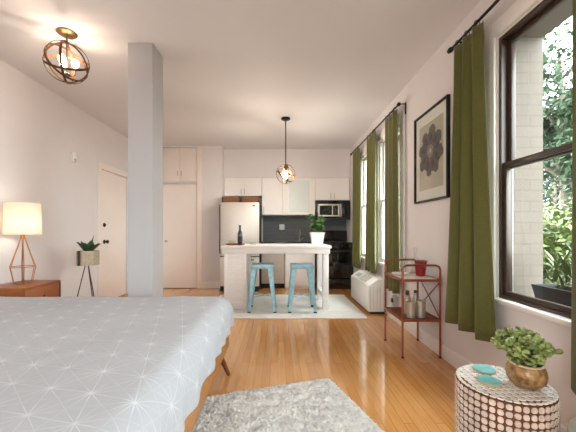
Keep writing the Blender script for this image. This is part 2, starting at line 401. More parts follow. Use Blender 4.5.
# right wall: plaster inside, painted brick outside
def pierced(x0, x1, ya, yb, wins, z0, z1, zt):
    b = MB(); y = ya
    for (a, c) in sorted(wins):
        b.box(x0, x1, y, a, 0, zt); b.box(x0, x1, a, c, 0, z0); b.box(x0, x1, a, c, z1, zt); y = c
    b.box(x0, x1, y, yb, 0, zt); return b
struct(pierced(XR, XR + 0.11, YB - 0.15, YK + 0.15, WINS, WZ0 - 0.03, WZ1, HC).build('wall_right', M['wall'], smooth=0))
ow = [(a - 0.07, c + 0.07) for a, c in WINS]
b = pierced(XR + 0.111, XO, YB - 0.15, YK + 0.15, ow, 0.64, WZ1 + 0.05, HC)
b.box(XR + 0.111, XO, YB - 0.15, YK + 0.15, -0.6, -0.001)
struct(b.build('wall_outside', M['brick'], smooth=0))
# rear wall behind the camera
RW = (-1.3, -0.1)  # unseen rear window opening, added to let in fill light
b = MB(); b.box(XL, RW[0], YB - 0.15, YB, 0, HC); b.box(RW[1], XR, YB - 0.15, YB, 0, HC)
b.box(RW[0], RW[1], YB - 0.15, YB, 0, WZ0); b.box(RW[0], RW[1], YB - 0.15, YB, WZ1, HC)
struct(b.build('wall_rear', M['wall'], smooth=0))
struct(MB().box(-1.349, -1.124, 2.80, 3.05, 0, HC, bev=0.004).build('column', M['column'], smooth=0))
struct(MB().box(-40, 60, -40, 60, -0.75, -0.6).build('ground', M['ground'], smooth=0))

def baseboard(name, x0, x1, y0, y1, h=0.13):
    struct(MB().box(x0, x1, y0, y1, 0, h, bev=0.004).build(name, M['trim'], smooth=0))
baseboard('baseboard_right', XR - 0.016, XR - 0.0005, YB, 4.2)
baseboard('baseboard_left', XL + 0.0005, XL + 0.016, YB, 4.70)
baseboard('baseboard_closet', -1.50, XA - 0.0005, YC - 0.016, YC - 0.0005)
# door and cupboard casings
b = MB()
b.box(XL, XL + 0.018, DY0 - 0.09, DY0, 0, DZ + 0.09, 0.003); b.box(XL, XL + 0.018, DY1, DY1 + 0.09, 0, DZ + 0.09, 0.003)
b.box(XL, XL + 0.018, DY0, DY1, DZ, DZ + 0.09, 0.003)
struct(b.build('trim_1', M['door'], smooth=0))
b = MB()
b.box(CX0 - 0.09, CX0, YC - 0.018, YC, 0, HC - 0.01, 0.003); b.box(CX1, CX1 + 0.10, YC - 0.018, YC, 0, HC - 0.01, 0.003)
struct(b.build('trim_2', M['door'], smooth=0))

# doors
d = struct(MB().box(XL - 0.05, XL - 0.012, DY0 + 0.004, DY1 - 0.004, 0.012, DZ - 0.004, 0.002).build('door_1', M['door'], smooth=0))
kx = XL - 0.012
k = MB(); k.lathe([(0, 0), (0.033, 0), (0.033, 0.006), (0.014, 0.010), (0.012, 0.035), (0.026, 0.042), (0.030, 0.055), (0.024, 0.068), (0, 0.072)], 18, 0, Matrix.Translation((kx, 4.92, 0.97)) @ Matrix.Rotation(PI / 2, 4, 'Y'))
k.build('door_knob', M['rod'], d)
k = MB(); k.lathe([(0, 0), (0.032, 0), (0.032, 0.010), (0.020, 0.022), (0, 0.022)], 18, 0, Matrix.Translation((kx, 4.92, 1.235)) @ Matrix.Rotation(PI / 2, 4, 'Y'))
k.build('deadbolt', M['rod'], d)
d = struct(MB().box(CX0 + 0.004, CX1 - 0.008, YC + 0.002, YC + 0.04, 0.012, CZ - 0.010, 0.002).build('door_2', M['door'], smooth=0))
k = MB(); k.lathe([(0, 0), (0.020, 0), (0.010, 0.012), (0.010, 0.030), (0.024, 0.038), (0.024, 0.05), (0, 0.056)], 16, 0, Matrix.Translation((-2.21, YC + 0.002, 0.94)) @ Matrix.Rotation(PI / 2, 4, 'X'))
k.build('door_knob', M['nickel'], d)

t = thing('wall_cupboard', 'white two-door cupboard set in the wall above the closet door', 'cupboard', (0, 0, 0))
MB().box(CX0 + 0.001, CX1 - 0.001, YC + 0.045, YC + 0.5, CZ + 0.035, 2.795).build('cupboard_frame', M['door'], t)
cm = (CX0 + CX1) / 2
for (a, c, hx) in ((CX0 + 0.006, cm - 0.002, cm + 0.0), (cm + 0.002, CX1 - 0.006, cm + 0.0)):
    dd = MB().box(a, c, YC + 0.004, YC + 0.04, CZ + 0.04, 2.79, 0.003).build('door', M['door'], t)
    px = c - 0.035 if a < cm - 0.1 else a + 0.035
    MB().tube([(px, YC + 0.004, 2.24), (px, YC - 0.02, 2.245), (px, YC - 0.02, 2.325), (px, YC + 0.004, 2.33)], 0.006).build('handle', M['nickel'], dd)

# windows
def side_window(n, y0, y1, fm='winframe'):
    fx0, fx1 = XR + 0.006, XR + 0.086
    F = 0.032
    b = MB()
    b.box(fx0, fx1, y0, y0 + F, WZ0, WZ1, 0.004); b.box(fx0, fx1, y1 - F, y1, WZ0, WZ1, 0.004)
    b.box(fx0, fx1, y0 + F, y1 - F, WZ1 - F, WZ1, 0.004); b.box(fx0, fx1, y0 + F, y1 - F, WZ0, WZ0 + F * 0.7, 0.004)
    fr = struct(b.build('window_%d' % n, M[fm], smooth=0))
    zm = 1.575; S = 0.032
    for (nm, x, za, zb) in (('upper_sash', fx0 + 0.045, zm - 0.02, WZ1 - F), ('lower_sash', fx0 + 0.01, WZ0 + F * 0.7, zm + 0.02)):
        b = MB(); a, c = y0 + F, y1 - F
        b.box(x, x + 0.03, a, a + S, za, zb, 0.003); b.box(x, x + 0.03, c - S, c, za, zb, 0.003)
        b.box(x, x + 0.03, a + S, c - S, zb - S, zb, 0.003); b.box(x, x + 0.03, a + S, c - S, za, za + S, 0.003)
        sh = b.build(nm, M[fm], fr)
        MB().box(x + 0.012, x + 0.016, a + S - 0.003, c - S + 0.003, za + S - 0.003, zb - S + 0.003).build('pane', M['pane'], sh)
    b = MB(); c = 0.11
    e0 = c
    b.box(XR - 0.02, XR - 0.0005, y0 - e0, y0, WZ0, WZ1 + c, 0.004); b.box(XR - 0.02, XR - 0.0005, y1, y1 + c, WZ0, WZ1 + c, 0.004)
    b.box(XR - 0.02, XR - 0.0005, y0, y1, WZ1, WZ1 + c, 0.004)
    b.box(XR, XR + 0.0055, y0, y0 + 0.012, WZ0, WZ1); b.box(XR, XR + 0.0055, y1 - 0.012, y1, WZ0, WZ1); b.box(XR, XR + 0.0055, y0 + 0.012, y1 - 0.012, WZ1 - 0.012, WZ1)
    b.build('casing', M['trim'], fr)
    MB().box(XR - 0.035, XR + 0.005, y0 - 0.10, y1 + 0.10, WZ0 - 0.03, WZ0 - 0.001, 0.004).build('window_sill', M['trim'], fr)
side_window(1, *WINS[0]); side_window(2, *WINS[1], 'trim'); side_window(3, *WINS[2], 'trim'); side_window(4, *WINS[3]); side_window(5, *WINS[4])  # the last two are unseen windows added for daylight
b = MB(); x0, x1 = RW
for xx in (x0, (x0 + x1) / 2 - 0.02, x1 - 0.04): b.box(xx, xx + 0.04, YB - 0.10, YB - 0.04, WZ0, WZ1, 0.003)
b.box(x0, x1, YB - 0.10, YB - 0.04, WZ0, WZ0 + 0.04, 0.003); b.box(x0, x1, YB - 0.10, YB - 0.04, WZ1 - 0.04, WZ1, 0.003)
fr = struct(b.build('window_6', M['winframe'], smooth=0))  # frame of the rear window added for fill light
MB().box(x0 + 0.03, x1 - 0.03, YB - 0.072, YB - 0.068, WZ0 + 0.03, WZ1 - 0.03).build('pane', M['pane'], fr)
struct(MB().box(XL - 0.20, XL - 0.151, 4.6, 5.85, -0.1, 2.4).build('wall_light_block', M['wall'], smooth=0))  # unseen slab added behind the entrance door to block light leaking under it
# ------------------------------------------------------------------ kitchen
b = MB().box(-0.325, 1.48, YK - 0.012, YK - 0.0005, 0.925, 1.465)
struct(b.build('trim_3', M['splash'], smooth=0))

def shaker_door(par, x0, x1, z0, z1, yf, handle=None, hz=0, glass=False, hh=0.11):
    b = MB(); st = 0.05; y1 = yf + 0.02
    b.box(x0, x0 + st, yf, y1, z0, z1, 0.002); b.box(x1 - st, x1, yf, y1, z0, z1, 0.002)
    b.box(x0 + st, x1 - st, yf, y1, z1 - st, z1, 0.002); b.box(x0 + st, x1 - st, yf, y1, z0, z0 + st, 0.002)
    if not glass: b.box(x0 + st - 0.002, x1 - st + 0.002, yf + 0.008, y1, z0 + st - 0.002, z1 - st + 0.002)
    dd = b.build('door', M['cabinet'], par, smooth=0)
    if glass:
        MB().box(x0 + st - 0.002, x1 - st + 0.002, yf + 0.009, yf + 0.013, z0 + st - 0.002, z1 - st + 0.002).build('pane', M['frost'], dd, label='reeded frosted glass pane')
    if handle is not None:
        MB().tube([(handle, yf, hz), (handle, yf - 0.025, hz + 0.006), (handle, yf - 0.025, hz + hh - 0.006), (handle, yf, hz + hh)], 0.006).build('handle', M['nickel'], dd)
    return dd
YF = 6.42
def upper(label, x0, x1, z0, doors, group=None, back=YK - 0.002):
    t = thing('wall_cabinet', label, 'cabinet', (0, 0, 0), 0, 'white wall cabinets in the kitchen')
    MB().box(x0, x1, YF + 0.022, back, z0, 2.232).build('cabinet_frame', M['cabinet'], t, smooth=0)
    for dsc in doors: shaker_door(t, *dsc[:2], z0 + 0.003, 2.229, YF, dsc[2], dsc[3], *dsc[4:])
upper('short white two-door wall cabinet above the fridge', -1.105, -0.335, 1.86, [(-1.10, -0.722, -0.755, 1.90), (-0.718, -0.34, -0.685, 1.90)])
upper('tall white single-door wall cabinet right of the fridge', -0.330, 0.085, 1.47, [(-0.327, 0.082, -0.29, 1.52)], back=YK - 0.014)
upper('white wall cabinet with a frosted glass door', 0.090, 0.765, 1.47, [(0.165, 0.70, None, 0, True)], back=YK - 0.014)
upper('short white two-door wall cabinet above the microwave', 0.770, 1.475, 1.775, [(0.775, 1.118, 1.085, 1.81), (1.122, 1.47, 1.155, 1.81)])

# fridge
FX0, FX1, FY = -1.10, -0.352, 5.86
t = thing('fridge', 'stainless fridge with dark sides left of the kitchen counter', 'fridge', (FX0, FY, 0))
W = FX1 - FX0
MB().box(0, W, 0.065, 0.80, 0.03, 1.675, 0.006).build('body', M['dark'], t)
d1 = MB().box(0.003, W - 0.003, 0, 0.06, 0.665, 1.68, 0.012).build('fridge_door', M['steel'], t)
d2 = MB().box(0.003, W - 0.003, 0, 0.06, 0.10, 0.645, 0.012).build('freezer_drawer', M['steel'], t)
MB().tube([(0.012, 0, 0.72), (-0.006 + 0.02, -0.045, 0.75), (0.014, -0.045, 1.60), (0.012, 0, 1.63)], 0.011).build('handle', M['dark'], d1)
MB().tube([(0.10, 0, 0.60), (0.13, -0.045, 0.60), (W - 0.13, -0.045, 0.60), (W - 0.10, 0, 0.60)], 0.011).build('handle', M['dark'], d2)
MB().ball((W - 0.10, 0.0, 1.615), 0.03, sc=(1, 0.1, 0.45)).build('badge', M['dark'], d1)
MB().box(0.01, W - 0.01, 0.03, 0.08, 0.0, 0.095).build('kick_plate', M['rubber'], t)

def crate(x, label):
    t = thing('wooden_crate', label, 'crate', (x, 6.05, 1.677), 0, 'brown crates on top of the fridge')
    b = MB()
    for z in (0.004, 0.046, 0.088): 
        b.box(0.01, 0.34, 0, 0.010, z, z + 0.038, 0.002); b.box(0.01, 0.34, 0.18, 0.19, z, z + 0.038, 0.002)
        b.box(0.0, 0.010, 0.0, 0.19, z, z + 0.038, 0.002); b.box(0.34, 0.35, 0.0, 0.19, z, z + 0.038, 0.002)
    b.box(0.01, 0.34, 0.01, 0.18, 0, 0.01)
    b.build('slats', M['crate'], t)
    for xx in (-0.004, 0.324):
        MB().box(xx, xx + 0.03, -0.008, -0.0005, 0, 0.132).build('corner_post', M['edge'], t)
crate(-1.085, 'brown wooden crate on the fridge, the left one of two')
crate(-0.715, 'brown wooden crate on the fridge, nearer the tall cabinet')

# base cabinets, dishwasher, counter
t = thing('base_cabinet', 'taupe base cabinet between fridge and dishwasher', 'cabinet', (-0.33, 6.15, 0))
MB().box(0, 0.46, 0.03, 0.62, 0.10, 0.878).build('body', M['basecab'], t)
MB().box(0.004, 0.456, 0.008, 0.028, 0.105, 0.872, 0.003).build('door', M['basecab'], t)
MB().box(0, 0.46, 0.07, 0.60, 0, 0.10).build('toe_kick', M['rubber'], t)
t = thing('dishwasher', 'white dishwasher under the black counter behind the blue stools', 'dishwasher', (0.14, 6.14, 0))
MB().box(0.0, 0.59, 0.05, 0.62, 0.0, 0.877).build('body', M['cabinet'], t)
dd = MB().box(0.004, 0.586, 0.0, 0.045, 0.06, 0.74, 0.006).build('door', M['cabinet'], t)
MB().box(0.004, 0.586, 0.0, 0.045, 0.75, 0.87, 0.006).build('control_panel', M['cabinet'], t)
MB().box(0.14, 0.45, -0.022, 0.0, 0.70, 0.72, 0.005).build('handle', M['nickel'], dd)
o = MB().box(-0.335, 0.772, 6.115, YK - 0.014, 0.88, 0.92, 0.004).build('kitchen_counter', M['counter'])
tag(o, 'black stone counter top between fridge and range', 'counter')
t = thing('kitchen_faucet', 'tall gooseneck faucet on the black counter', 'faucet', (0.46, 6.60, 0.9205))
MB().lathe([(0, 0), (0.028, 0), (0.026, 0.02), (0.016, 0.03), (0.015, 0.05), (0, 0.05)], 16).build('base', M['nickel'], t)
pts = [(0, 0, 0.05), (0, 0, 0.18)] + [(0, -0.07 + 0.07 * math.cos(a), 0.18 + 0.07 * math.sin(a)) for a in [PI * i / 8 for i in range(1, 9)]] + [(0, -0.14, 0.12)]
MB().tube(pts, 0.011, 10).build('spout', M['nickel'], t)
MB().tube([(0.014, 0, 0.04), (0.05, 0, 0.055), (0.075, 0, 0.075)], 0.006).build('lever', M['nickel'], t)
o = thing('wall_outlet', 'white double outlet plate on the grey backsplash', 'outlet', (0.085, YK - 0.013, 1.225))
MB().box(-0.055, 0.055, -0.008, 0, -0.058, 0.058, 0.003).build('plate', M['whitepot'], o)
for sx in (-0.026, 0.026):
    MB().box(sx - 0.017, sx + 0.017, -0.011, -0.0082, -0.035, 0.035, 0.002).build('socket', M['cord'], o)

# microwave
t = thing('microwave', 'black over-range microwave with steel-trimmed window', 'microwave', (0.79, 6.36, 1.375))
MB().box(0, 0.685, 0.035, 0.40, 0, 0.395, 0.004).build('body', M['black'], t)
dd = MB().box(0.0, 0.50, 0, 0.033, 0.03, 0.375, 0.006).build('door', M['black'], t)
b = MB(); x0, x1, z0, z1 = 0.03, 0.465, 0.06, 0.315
b.box(x0, x1, -0.006, -0.0005, z1 - 0.03, z1, 0.002); b.box(x0, x1, -0.006, -0.0005, z0, z0 + 0.03, 0.002)
b.box(x0, x0 + 0.03, -0.006, -0.0005, z0 + 0.03, z1 - 0.03, 0.002); b.box(x1 - 0.03, x1, -0.006, -0.0005, z0 + 0.03, z1 - 0.03, 0.002)
b.box(0.31, 0.33, -0.006, -0.0005, z0 + 0.03, z1 - 0.03, 0.002)
b.build('window_trim', M['steel'], dd)
MB().box(x0 + 0.03, x1 - 0.03, -0.003, -0.0003, z0 + 0.03, z1 - 0.03).build('window', M['micro_win'], dd)
MB().tube([(0.488, 0, 0.06), (0.488, -0.03, 0.075), (0.488, -0.03, 0.30), (0.488, 0, 0.315)], 0.008).build('handle', M['steel'], dd)
MB().box(0.505, 0.685, 0, 0.033, 0.03, 0.375, 0.006).build('control_panel', M['black'], t)
MB().box(0.0, 0.685, 0.004, 0.034, 0.0, 0.027).build('vent', M['dark'], t)

# range
t = thing('kitchen_range', 'glossy black oven range beside the green curtain', 'oven', (0.79, 6.08, 0))
MB().box(0, 0.685, 0.04, 0.68, 0.0, 0.90, 0.005).build('body', M['black'], t)
MB().box(-0.003, 0.688, 0.0, 0.69, 0.902, 0.92, 0.004).build('cooktop', M['blackglass'], t)
for (bx, by, br) in ((0.19, 0.20, 0.09), (0.50, 0.20, 0.075), (0.19, 0.46, 0.075), (0.50, 0.46, 0.09)):
    MB().lathe([(br - 0.006, 0), (br, 0), (br, 0.003), (br - 0.006, 0.003)], 28, 0, Matrix.Translation((bx, by, 0.9205)), True).build('burner', M['dark'], t)
MB().box(0.0, 0.685, 0.60, 0.675, 0.922, 1.15, 0.008).build('back_panel', M['black'], t)
dd = MB().box(0.006, 0.679, 0, 0.038, 0.22, 0.80, 0.008).build('oven_door', M['black'], t)
MB().box(0.10, 0.585, -0.004, -0.0003, 0.32, 0.68, 0.001).build('window', M['blackglass'], dd)
MB().tube([(0.06, 0, 0.75), (0.06, -0.04, 0.75), (0.625, -0.04, 0.75), (0.625, 0, 0.75)], 0.010).build('handle', M['dark'], dd)
MB().box(0.006, 0.679, 0, 0.038, 0.03, 0.205, 0.008).build('drawer', M['black'], t)
for i in range(5):
    MB().lathe([(0, 0), (0.022, 0), (0.018, 0.02), (0, 0.02)], 14, 0, Matrix.Translation((0.08 + i * 0.13, 0.005, 0.855)) @ Matrix.Rotation(PI / 2, 4, 'X')).build('knob', M['dark'], t)
MB().box(0.0, 0.685, 0.005, 0.038, 0.81, 0.90, 0.004).build('control_strip', M['black'], t)

# ------------------------------------------------------------------ island, rug and stools
o = MB()
RX0, RX1, RY0, RY1 = -1.02, 1.17, 4.05, 5.56
o.box(RX0, RX1, RY0, RY1, 0.001, 0.009, 0.003)
o.build('area_rug', M['rug']); rug = bpy.data.objects['area_rug']
tag(rug, 'flat pale grey rug under the white kitchen island', 'rug')
Z0 = 0.0095
IX0, IX1, IY0, IY1, IH = -0.82, 0.765, 4.45, 5.22, 0.93
t = thing('kitchen_island', 'white wooden kitchen island table with an open leg end', 'island', (0, 0, Z0))
h = IH - Z0
MB().box(IX0, IX1, IY0, IY1, h - 0.04, h, 0.005).build('island_top', M['island'], t)
b = MB(); b.box(IX0 + 0.02, IX1 - 0.02, IY0 + 0.015, IY0 + 0.035, h - 0.115, h - 0.041, 0.002); b.box(IX0 + 0.02, IX1 - 0.02, IY1 - 0.035, IY1 - 0.015, h - 0.115, h - 0.041, 0.002)
b.box(IX0 + 0.02, IX0 + 0.04, IY0 + 0.036, IY1 - 0.036, h - 0.115, h - 0.041); b.box(IX1 - 0.04, IX1 - 0.02, IY0 + 0.036, IY1 - 0.036, h - 0.115, h - 0.041)
b.build('apron', M['island'], t)
c = MB().box(IX0 + 0.045, -0.455, IY0 + 0.04, IY1 - 0.04, 0.06, h - 0.042, 0.003).build('end_cabinet', M['island'], t)
b = MB()
x0, x1, yf, z0, z1 = IX0 + 0.045, -0.455, IY0 + 0.026, 0.06, h - 0.118
b.box(x0, x0 + 0.05, yf, yf + 0.013, z0, z1, 0.002); b.box(x1 - 0.05, x1, yf, yf + 0.013, z0, z1, 0.002)
b.box(x0 + 0.05, x1 - 0.05, yf, yf + 0.013, z1 - 0.06, z1, 0.002); b.box(x0 + 0.05, x1 - 0.05, yf, yf + 0.013, z0, z0 + 0.06, 0.002)
b.build('panel_frame', M['island'], t)
MB().box(IX0 + 0.06, -0.47, IY0 + 0.06, IY1 - 0.06, 0.0, 0.058).build('plinth', M['island'], t)
for (xa, ya) in ((IX1 - 0.12, IY0 + 0.04), (IX1 - 0.12, IY1 - 0.13)):
    MB().box(xa, xa + 0.085, ya, ya + 0.085, 0.0, h - 0.042, 0.004).build('leg', M['island'], t)
MB().box(IX1 - 0.11, IX1 - 0.05, IY0 + 0.127, IY1 - 0.132, 0.14, 0.20, 0.004).build('stretcher', M['island'], t)

def make_stool(loc, label):
    t = thing('bar_stool', label, 'stool', loc, 0, 'pale blue metal stools at the island')
    hs = 0.66; a, bo = 0.148, 0.195
    MB().box(-0.155, 0.155, -0.155, 0.155, hs - 0.012, hs, 0.006).build('seat', M['tealseat'], t)
    b = MB(); 
    for (s0, s1, r0, r1) in ((-0.158, 0.158, -0.162, -0.156), (-0.158, 0.158, 0.156, 0.162)):
        b.box(s0, s1, r0, r1, hs - 0.055, hs - 0.003, 0.002); b.box(r0, r1, s0, s1, hs - 0.055, hs - 0.003, 0.002)
    b.build('skirt', M['teal'], t)
    for sx in (-1, 1):
        for sy in (-1, 1):
            b = MB(); zt, zb = hs - 0.013, 0.012; th = 0.005
            wt, wb = 0.075, 0.036
            def q(wx, wy, k): return [(sx * k, sy * k), (sx * (k - wx), sy * k), (sx * (k - wx), sy * (k - wy)), (sx * k, sy * (k - wy))]
            b.hull([(x, y, zb) for x, y in q(wb, th, bo)], [(x, y, zt) for x, y in q(wt, th, a)])
            b.hull([(x, y, zb) for x, y in q(th, wb, bo)], [(x, y, zt) for x, y in q(th, wt, a)])
            lg = b.build('leg', M['teal'], t, smooth=0)
            MB().box(min(sx * (bo + 0.003), sx * (bo - 0.04)), max(sx * (bo + 0.003), sx * (bo - 0.04)), min(sy * (bo + 0.003), sy * (bo - 0.04)), max(sy * (bo + 0.003), sy * (bo - 0.04)), 0, 0.016, 0.003).build('foot', M['rubber'], lg)
    zc = 0.20; k = bo - (bo - a) * zc / hs - 0.004
    b = MB()
    b.box(-k, k, -0.010, 0.010, zc, zc + 0.012, mx=Matrix.Rotation(PI / 4, 4, 'Z') @ Matrix.Diagonal((1.40, 1, 1, 1)), bev=0.002)
    b.build('stretcher', M['teal'], t)
    b = MB(); b.box(-k, k, -0.010, 0.010, zc + 0.013, zc + 0.025, mx=Matrix.Rotation(-PI / 4, 4, 'Z') @ Matrix.Diagonal((1.40, 1, 1, 1)), bev=0.002)
    b.build('stretcher', M['teal'], t)
    return t
s1 = make_stool((-0.222, 4.49, Z0), 'pale blue metal stool next to the island end cabinet')
dup(s1, (0.338, 4.49, Z0), label='pale blue metal stool next to the open island legs')

# things on the island
TT = IH + 0.0005
t = thing('serving_tray', 'round wooden serving tray on the island, by the wine bottle', 'tray', (-0.655, 4.78, TT))
MB().lathe([(0, 0), (0.135, 0), (0.150, 0.018), (0.143, 0.018), (0.130, 0.006), (0, 0.006)], 32).build('tray_dish', M['walnut'], t)
def tumbler(x, y, label):
    o = MB().lathe([(0, 0), (0.026, 0), (0.032, 0.06), (0.029, 0.06), (0.024, 0.006), (0, 0.006)], 18).build('glass_tumbler', M['glass'], None, (x, y, TT + 0.0065))
    tag(o, label, 'glass', 'small clear glasses on the island')
tumbler(-0.735, 4.78, 'small clear glass on the tray, farthest left of the bottle')
tumbler(-0.665, 4.72, 'small clear glass on the tray, close to the bottle')
o = MB().lathe([(0, 0), (0.045, 0), (0.062, 0.035), (0.058, 0.035), (0.042, 0.005), (0, 0.005)], 20).build('glass_bowl', M['glass'], None, (-0.385, 4.80, TT)); tag(o, 'small clear glass bowl right of the wine bottle', 'bowl')
t = thing('wine_bottle', 'dark wine bottle standing on the white island', 'bottle', (-0.560 + 0.0, 4.72 - 0.12, TT))
MB().lathe([(0, 0), (0.034, 0), (0.036, 0.008), (0.036, 0.165), (0.030, 0.195), (0.016, 0.220), (0.014, 0.285), (0.016, 0.287), (0.016, 0.298), (0, 0.298)], 22).build('bottle_body', M['bottle'], t)
MB().lathe([(0.0364, 0.05), (0.0369, 0.05), (0.0369, 0.13), (0.0364, 0.13)], 22, 0, None, True).build('paper_label', M['dark'], t)
MB().lathe([(0.0166, 0.25), (0.0172, 0.25), (0.0172, 0.2995), (0, 0.2995), (0, 0.299), (0.0166, 0.299)], 16).build('foil_cap', M['black'], t)

def soil_disc(r, z, par, sq=False):
    b = MB()
    if sq: b.box(-r, r, -r, r, z - 0.01, z)
    else: b.lathe([(0, z - 0.01), (r, z - 0.01), (r, z), (r * 0.5, z + 0.004), (0, z + 0.005)], 20)
    return b.build('soil', M['soil'], par)
t = thing('potted_herb', 'leafy green plant in a square white pot on the island', 'plant', (0.60, 4.80, TT))
b = MB(); 
def sq(k): return [(-k, -k), (k, -k), (k, k), (-k, k)]
def fr(z, k): return [(x, y, z) for x, y in sq(k)]
b.hull(fr(0, 0.075), fr(0.012, 0.077))
for s_ in range(4):
    R = Matrix.Rotation(s_ * PI / 2, 4, 'Z')
    bb = [Vector(p) for p in ((-0.077, -0.077, 0.012), (0.077, -0.077, 0.012), (0.065, -0.065, 0.012), (-0.065, -0.065, 0.012))]
    tt = [Vector(p) for p in ((-0.105, -0.105, 0.19), (0.105, -0.105, 0.19), (0.093, -0.093, 0.19), (-0.093, -0.093, 0.19))]
    b.hull([R @ p for p in bb], [R @ p for p in tt])
b.build('pot', M['whitepot'], t, smooth=0)
soil_disc(0.086, 0.165, t, True)
st = MB(); lf = MB()
for i in range(16):
    a = ru(0, 2 * PI); r0 = ru(0, 0.05); tx = ru(0.03, 0.14)
    p0 = Vector((r0 * math.cos(a), r0 * math.sin(a), 0.16)); p2 = Vector((tx * math.cos(a), tx * math.sin(a), ru(0.26, 0.50)))
    p1 = (p0 + p2) / 2 + Vector((0, 0, 0.03))
    st.tube([p0, p1, p2], 0.003, 5)
    for q in range(9):
        f = ru(0.3, 1); c = p0.lerp(p2, f); d = Vector((ru(-1, 1), ru(-1, 1), ru(-0.2, 0.9)))
        lf.leaf(c, d, (ru(-.4, .4), ru(-.4, .4), 1), ru(0.06, 0.095), ru(0.035, 0.05), 0.3)
st.build('stems', M['basil'], t); lf.build('foliage', M['basil'], t, smooth=0)

# ------------------------------------------------------------------ air conditioner under the far windows
t = thing('air_conditioner', 'white wall air conditioner under the curtained windows', 'air conditioner', (0, 0, 0))
AY0, AY1 = 4.26, 5.28
prof = [(1.235, 0.035), (1.482, 0.035), (1.482, 0.485), (1.375, 0.485), (1.235, 0.388)]
MB().prism(prof, 'y', AY0, AY1, 0, 0.008).build('body', M['ac'], t)
MB().box(1.27, 1.482, AY0 + 0.03, AY1 - 0.03, 0, 0.034).build('base', M['dark'], t)
sl = math.atan2(0.097, 0.14)
def on_slope(y0, y1, s0, s1, hgt, name, mt):
    mx = Matrix.Translation((1.235, 0, 0.388)) @ Matrix.Rotation(-sl, 4, 'Y')
    return MB().box(s0, s1, y0, y1, 0.0005, hgt, 0.0015, mx=mx)
on_slope(4.50, 4.86, 0.03, 0.145, 0.004, '', 0).build('vent_grille', M['acgrey'], t)
g = bpy.data.objects['vent_grille'] if 'vent_grille' in bpy.data.objects else None
b = MB(); mx = Matrix.Translation((1.235, 0, 0.388)) @ Matrix.Rotation(-sl, 4, 'Y')
for i in range(12): b.box(0.036, 0.139, 4.512 + i * 0.029, 4.522 + i * 0.029, 0.0045, 0.009, mx=mx)
b.build('louvres', M['ac'], g)
on_slope(4.94, 5.16, 0.05, 0.13, 0.004, '', 0).build('control_panel', M['acgrey'], t)
b = MB()
for i in range(5): b.box(1.26 + i * 0.045, 1.264 + i * 0.045, AY0 - 0.003, AY0 - 0.0003, 0.06, 0.375)
b.build('side_ribs', M['acgrey'], t)

# small outlet box and its cord, on the wall behind the cart
t = thing('wall_outlet', 'grey outlet box low on the wall between the cart and the air conditioner', 'outlet', (XR - 0.0165, 3.90, 0.20))
MB().box(-0.035, 0.016, -0.05, 0.05, 0.0, 0.13, 0.005).build('box', M['acgrey'], t)
MB().box(-0.055, -0.0355, -0.02, 0.02, 0.05, 0.10, 0.004).build('plug', M['dark'], t)
pts = [(-0.045, 0.0, 0.05), (-0.05, -0.01, -0.02), (-0.045, 0.03, -0.09), (-0.045, 0.12, -0.13), (-0.045, 0.22, -0.10), (-0.045, 0.30, -0.03), (-0.045, 0.355, 0.0)]
MB().tube(pts, 0.006, 8).build('cord', M['cord'], t)

# ------------------------------------------------------------------ curtains and rods
def curtain(label, yt0, yt1, yb0, yb1, z0, z1, folds, xc=1.392, amp=0.030, ph=0.0, group=None, seed=0):
    rr = random.Random(seed)
    nu, nv = folds * 14, 26
    bm = bmesh.new(); rows = []
    offs = [rr.uniform(-0.5, 0.5) for _ in range(folds + 2)]
    for j in range(nv + 1):
        v = j / nv; z = z1 + (z0 - z1) * v
        e = v ** 1.4
        ya = yt0 + (yb0 - yt0) * e; yb = yt1 + (yb1 - yt1) * e
        row = []
        for i in range(nu + 1):
            u = i / nu
            uu = u + 0.02 * math.sin(2 * PI * u * 1.5 + offs[0] * 4) * v
            a = 2 * PI * folds * uu + ph
            A = amp * (0.55 + 0.45 * v) * (0.8 + 0.3 * math.sin(3.1 * u + offs[1] * 5))
            x = xc + A * math.sin(a + 0.5 * math.sin(3 * v + offs[2] * 6))
            y = ya + (yb - ya) * (uu + 0.25 / folds / (2 * PI) * math.sin(2 * a))
            zz = z + (0.006 * math.sin(a) if j == nv else 0)
            row.append(bm.verts.new((x, y, zz)))
        rows.append(row)
    for j in range(nv):
        for i in range(nu): bm.faces.new((rows[j][i], rows[j][i + 1], rows[j + 1][i + 1], rows[j + 1][i]))
    mb = MB(); mb.bm.free(); mb.bm = bm
    t = thing('curtain', label, 'curtain', (0, 0, 0), 0, group)
    o = mb.build('curtain_cloth', M['curtain'], t, smooth=180)
    s = o.modifiers.new('thick', 'SOLIDIFY'); s.thickness = 0.004; s.offset = 0
    n = max(3, folds)
    for i in range(n):
        y = yt0 + (yt1 - yt0) * (i + 0.5) / n
        MB().tube([(xc + 0.019 * math.sin(2 * PI * k / 14), y, ROD_Z - 0.004 + 0.019 * math.cos(2 * PI * k / 14)) for k in range(14)], 0.0025, 6, True).build('ring', M['rod'], t)
    return t
ROD_Z = 2.60
G = 'olive green curtain panels'
curtain('olive curtain left of the large near window, beside the framed picture', 2.125, 2.47, 2.025, 2.62, 0.40, ROD_Z - 0.022, 3, ph=0.7, amp=0.034, group=G, seed=3)
curtain('olive curtain cut off by the right edge, near side of the large window', 1.03, 1.485, 0.98, 1.505, 0.38, ROD_Z - 0.022, 3, ph=2.0, group=G, seed=5)
curtain('olive curtain of the far windows nearest the copper cart', 3.66, 4.06, 3.64, 4.10, 0.40, ROD_Z - 0.022, 3, ph=1.0, group=G, seed=8)
curtain('olive curtain hanging between the two far windows above the air conditioner', 4.46, 4.88, 4.46, 4.92, 0.53, ROD_Z - 0.022, 3, ph=0.0, group=G, seed=11)
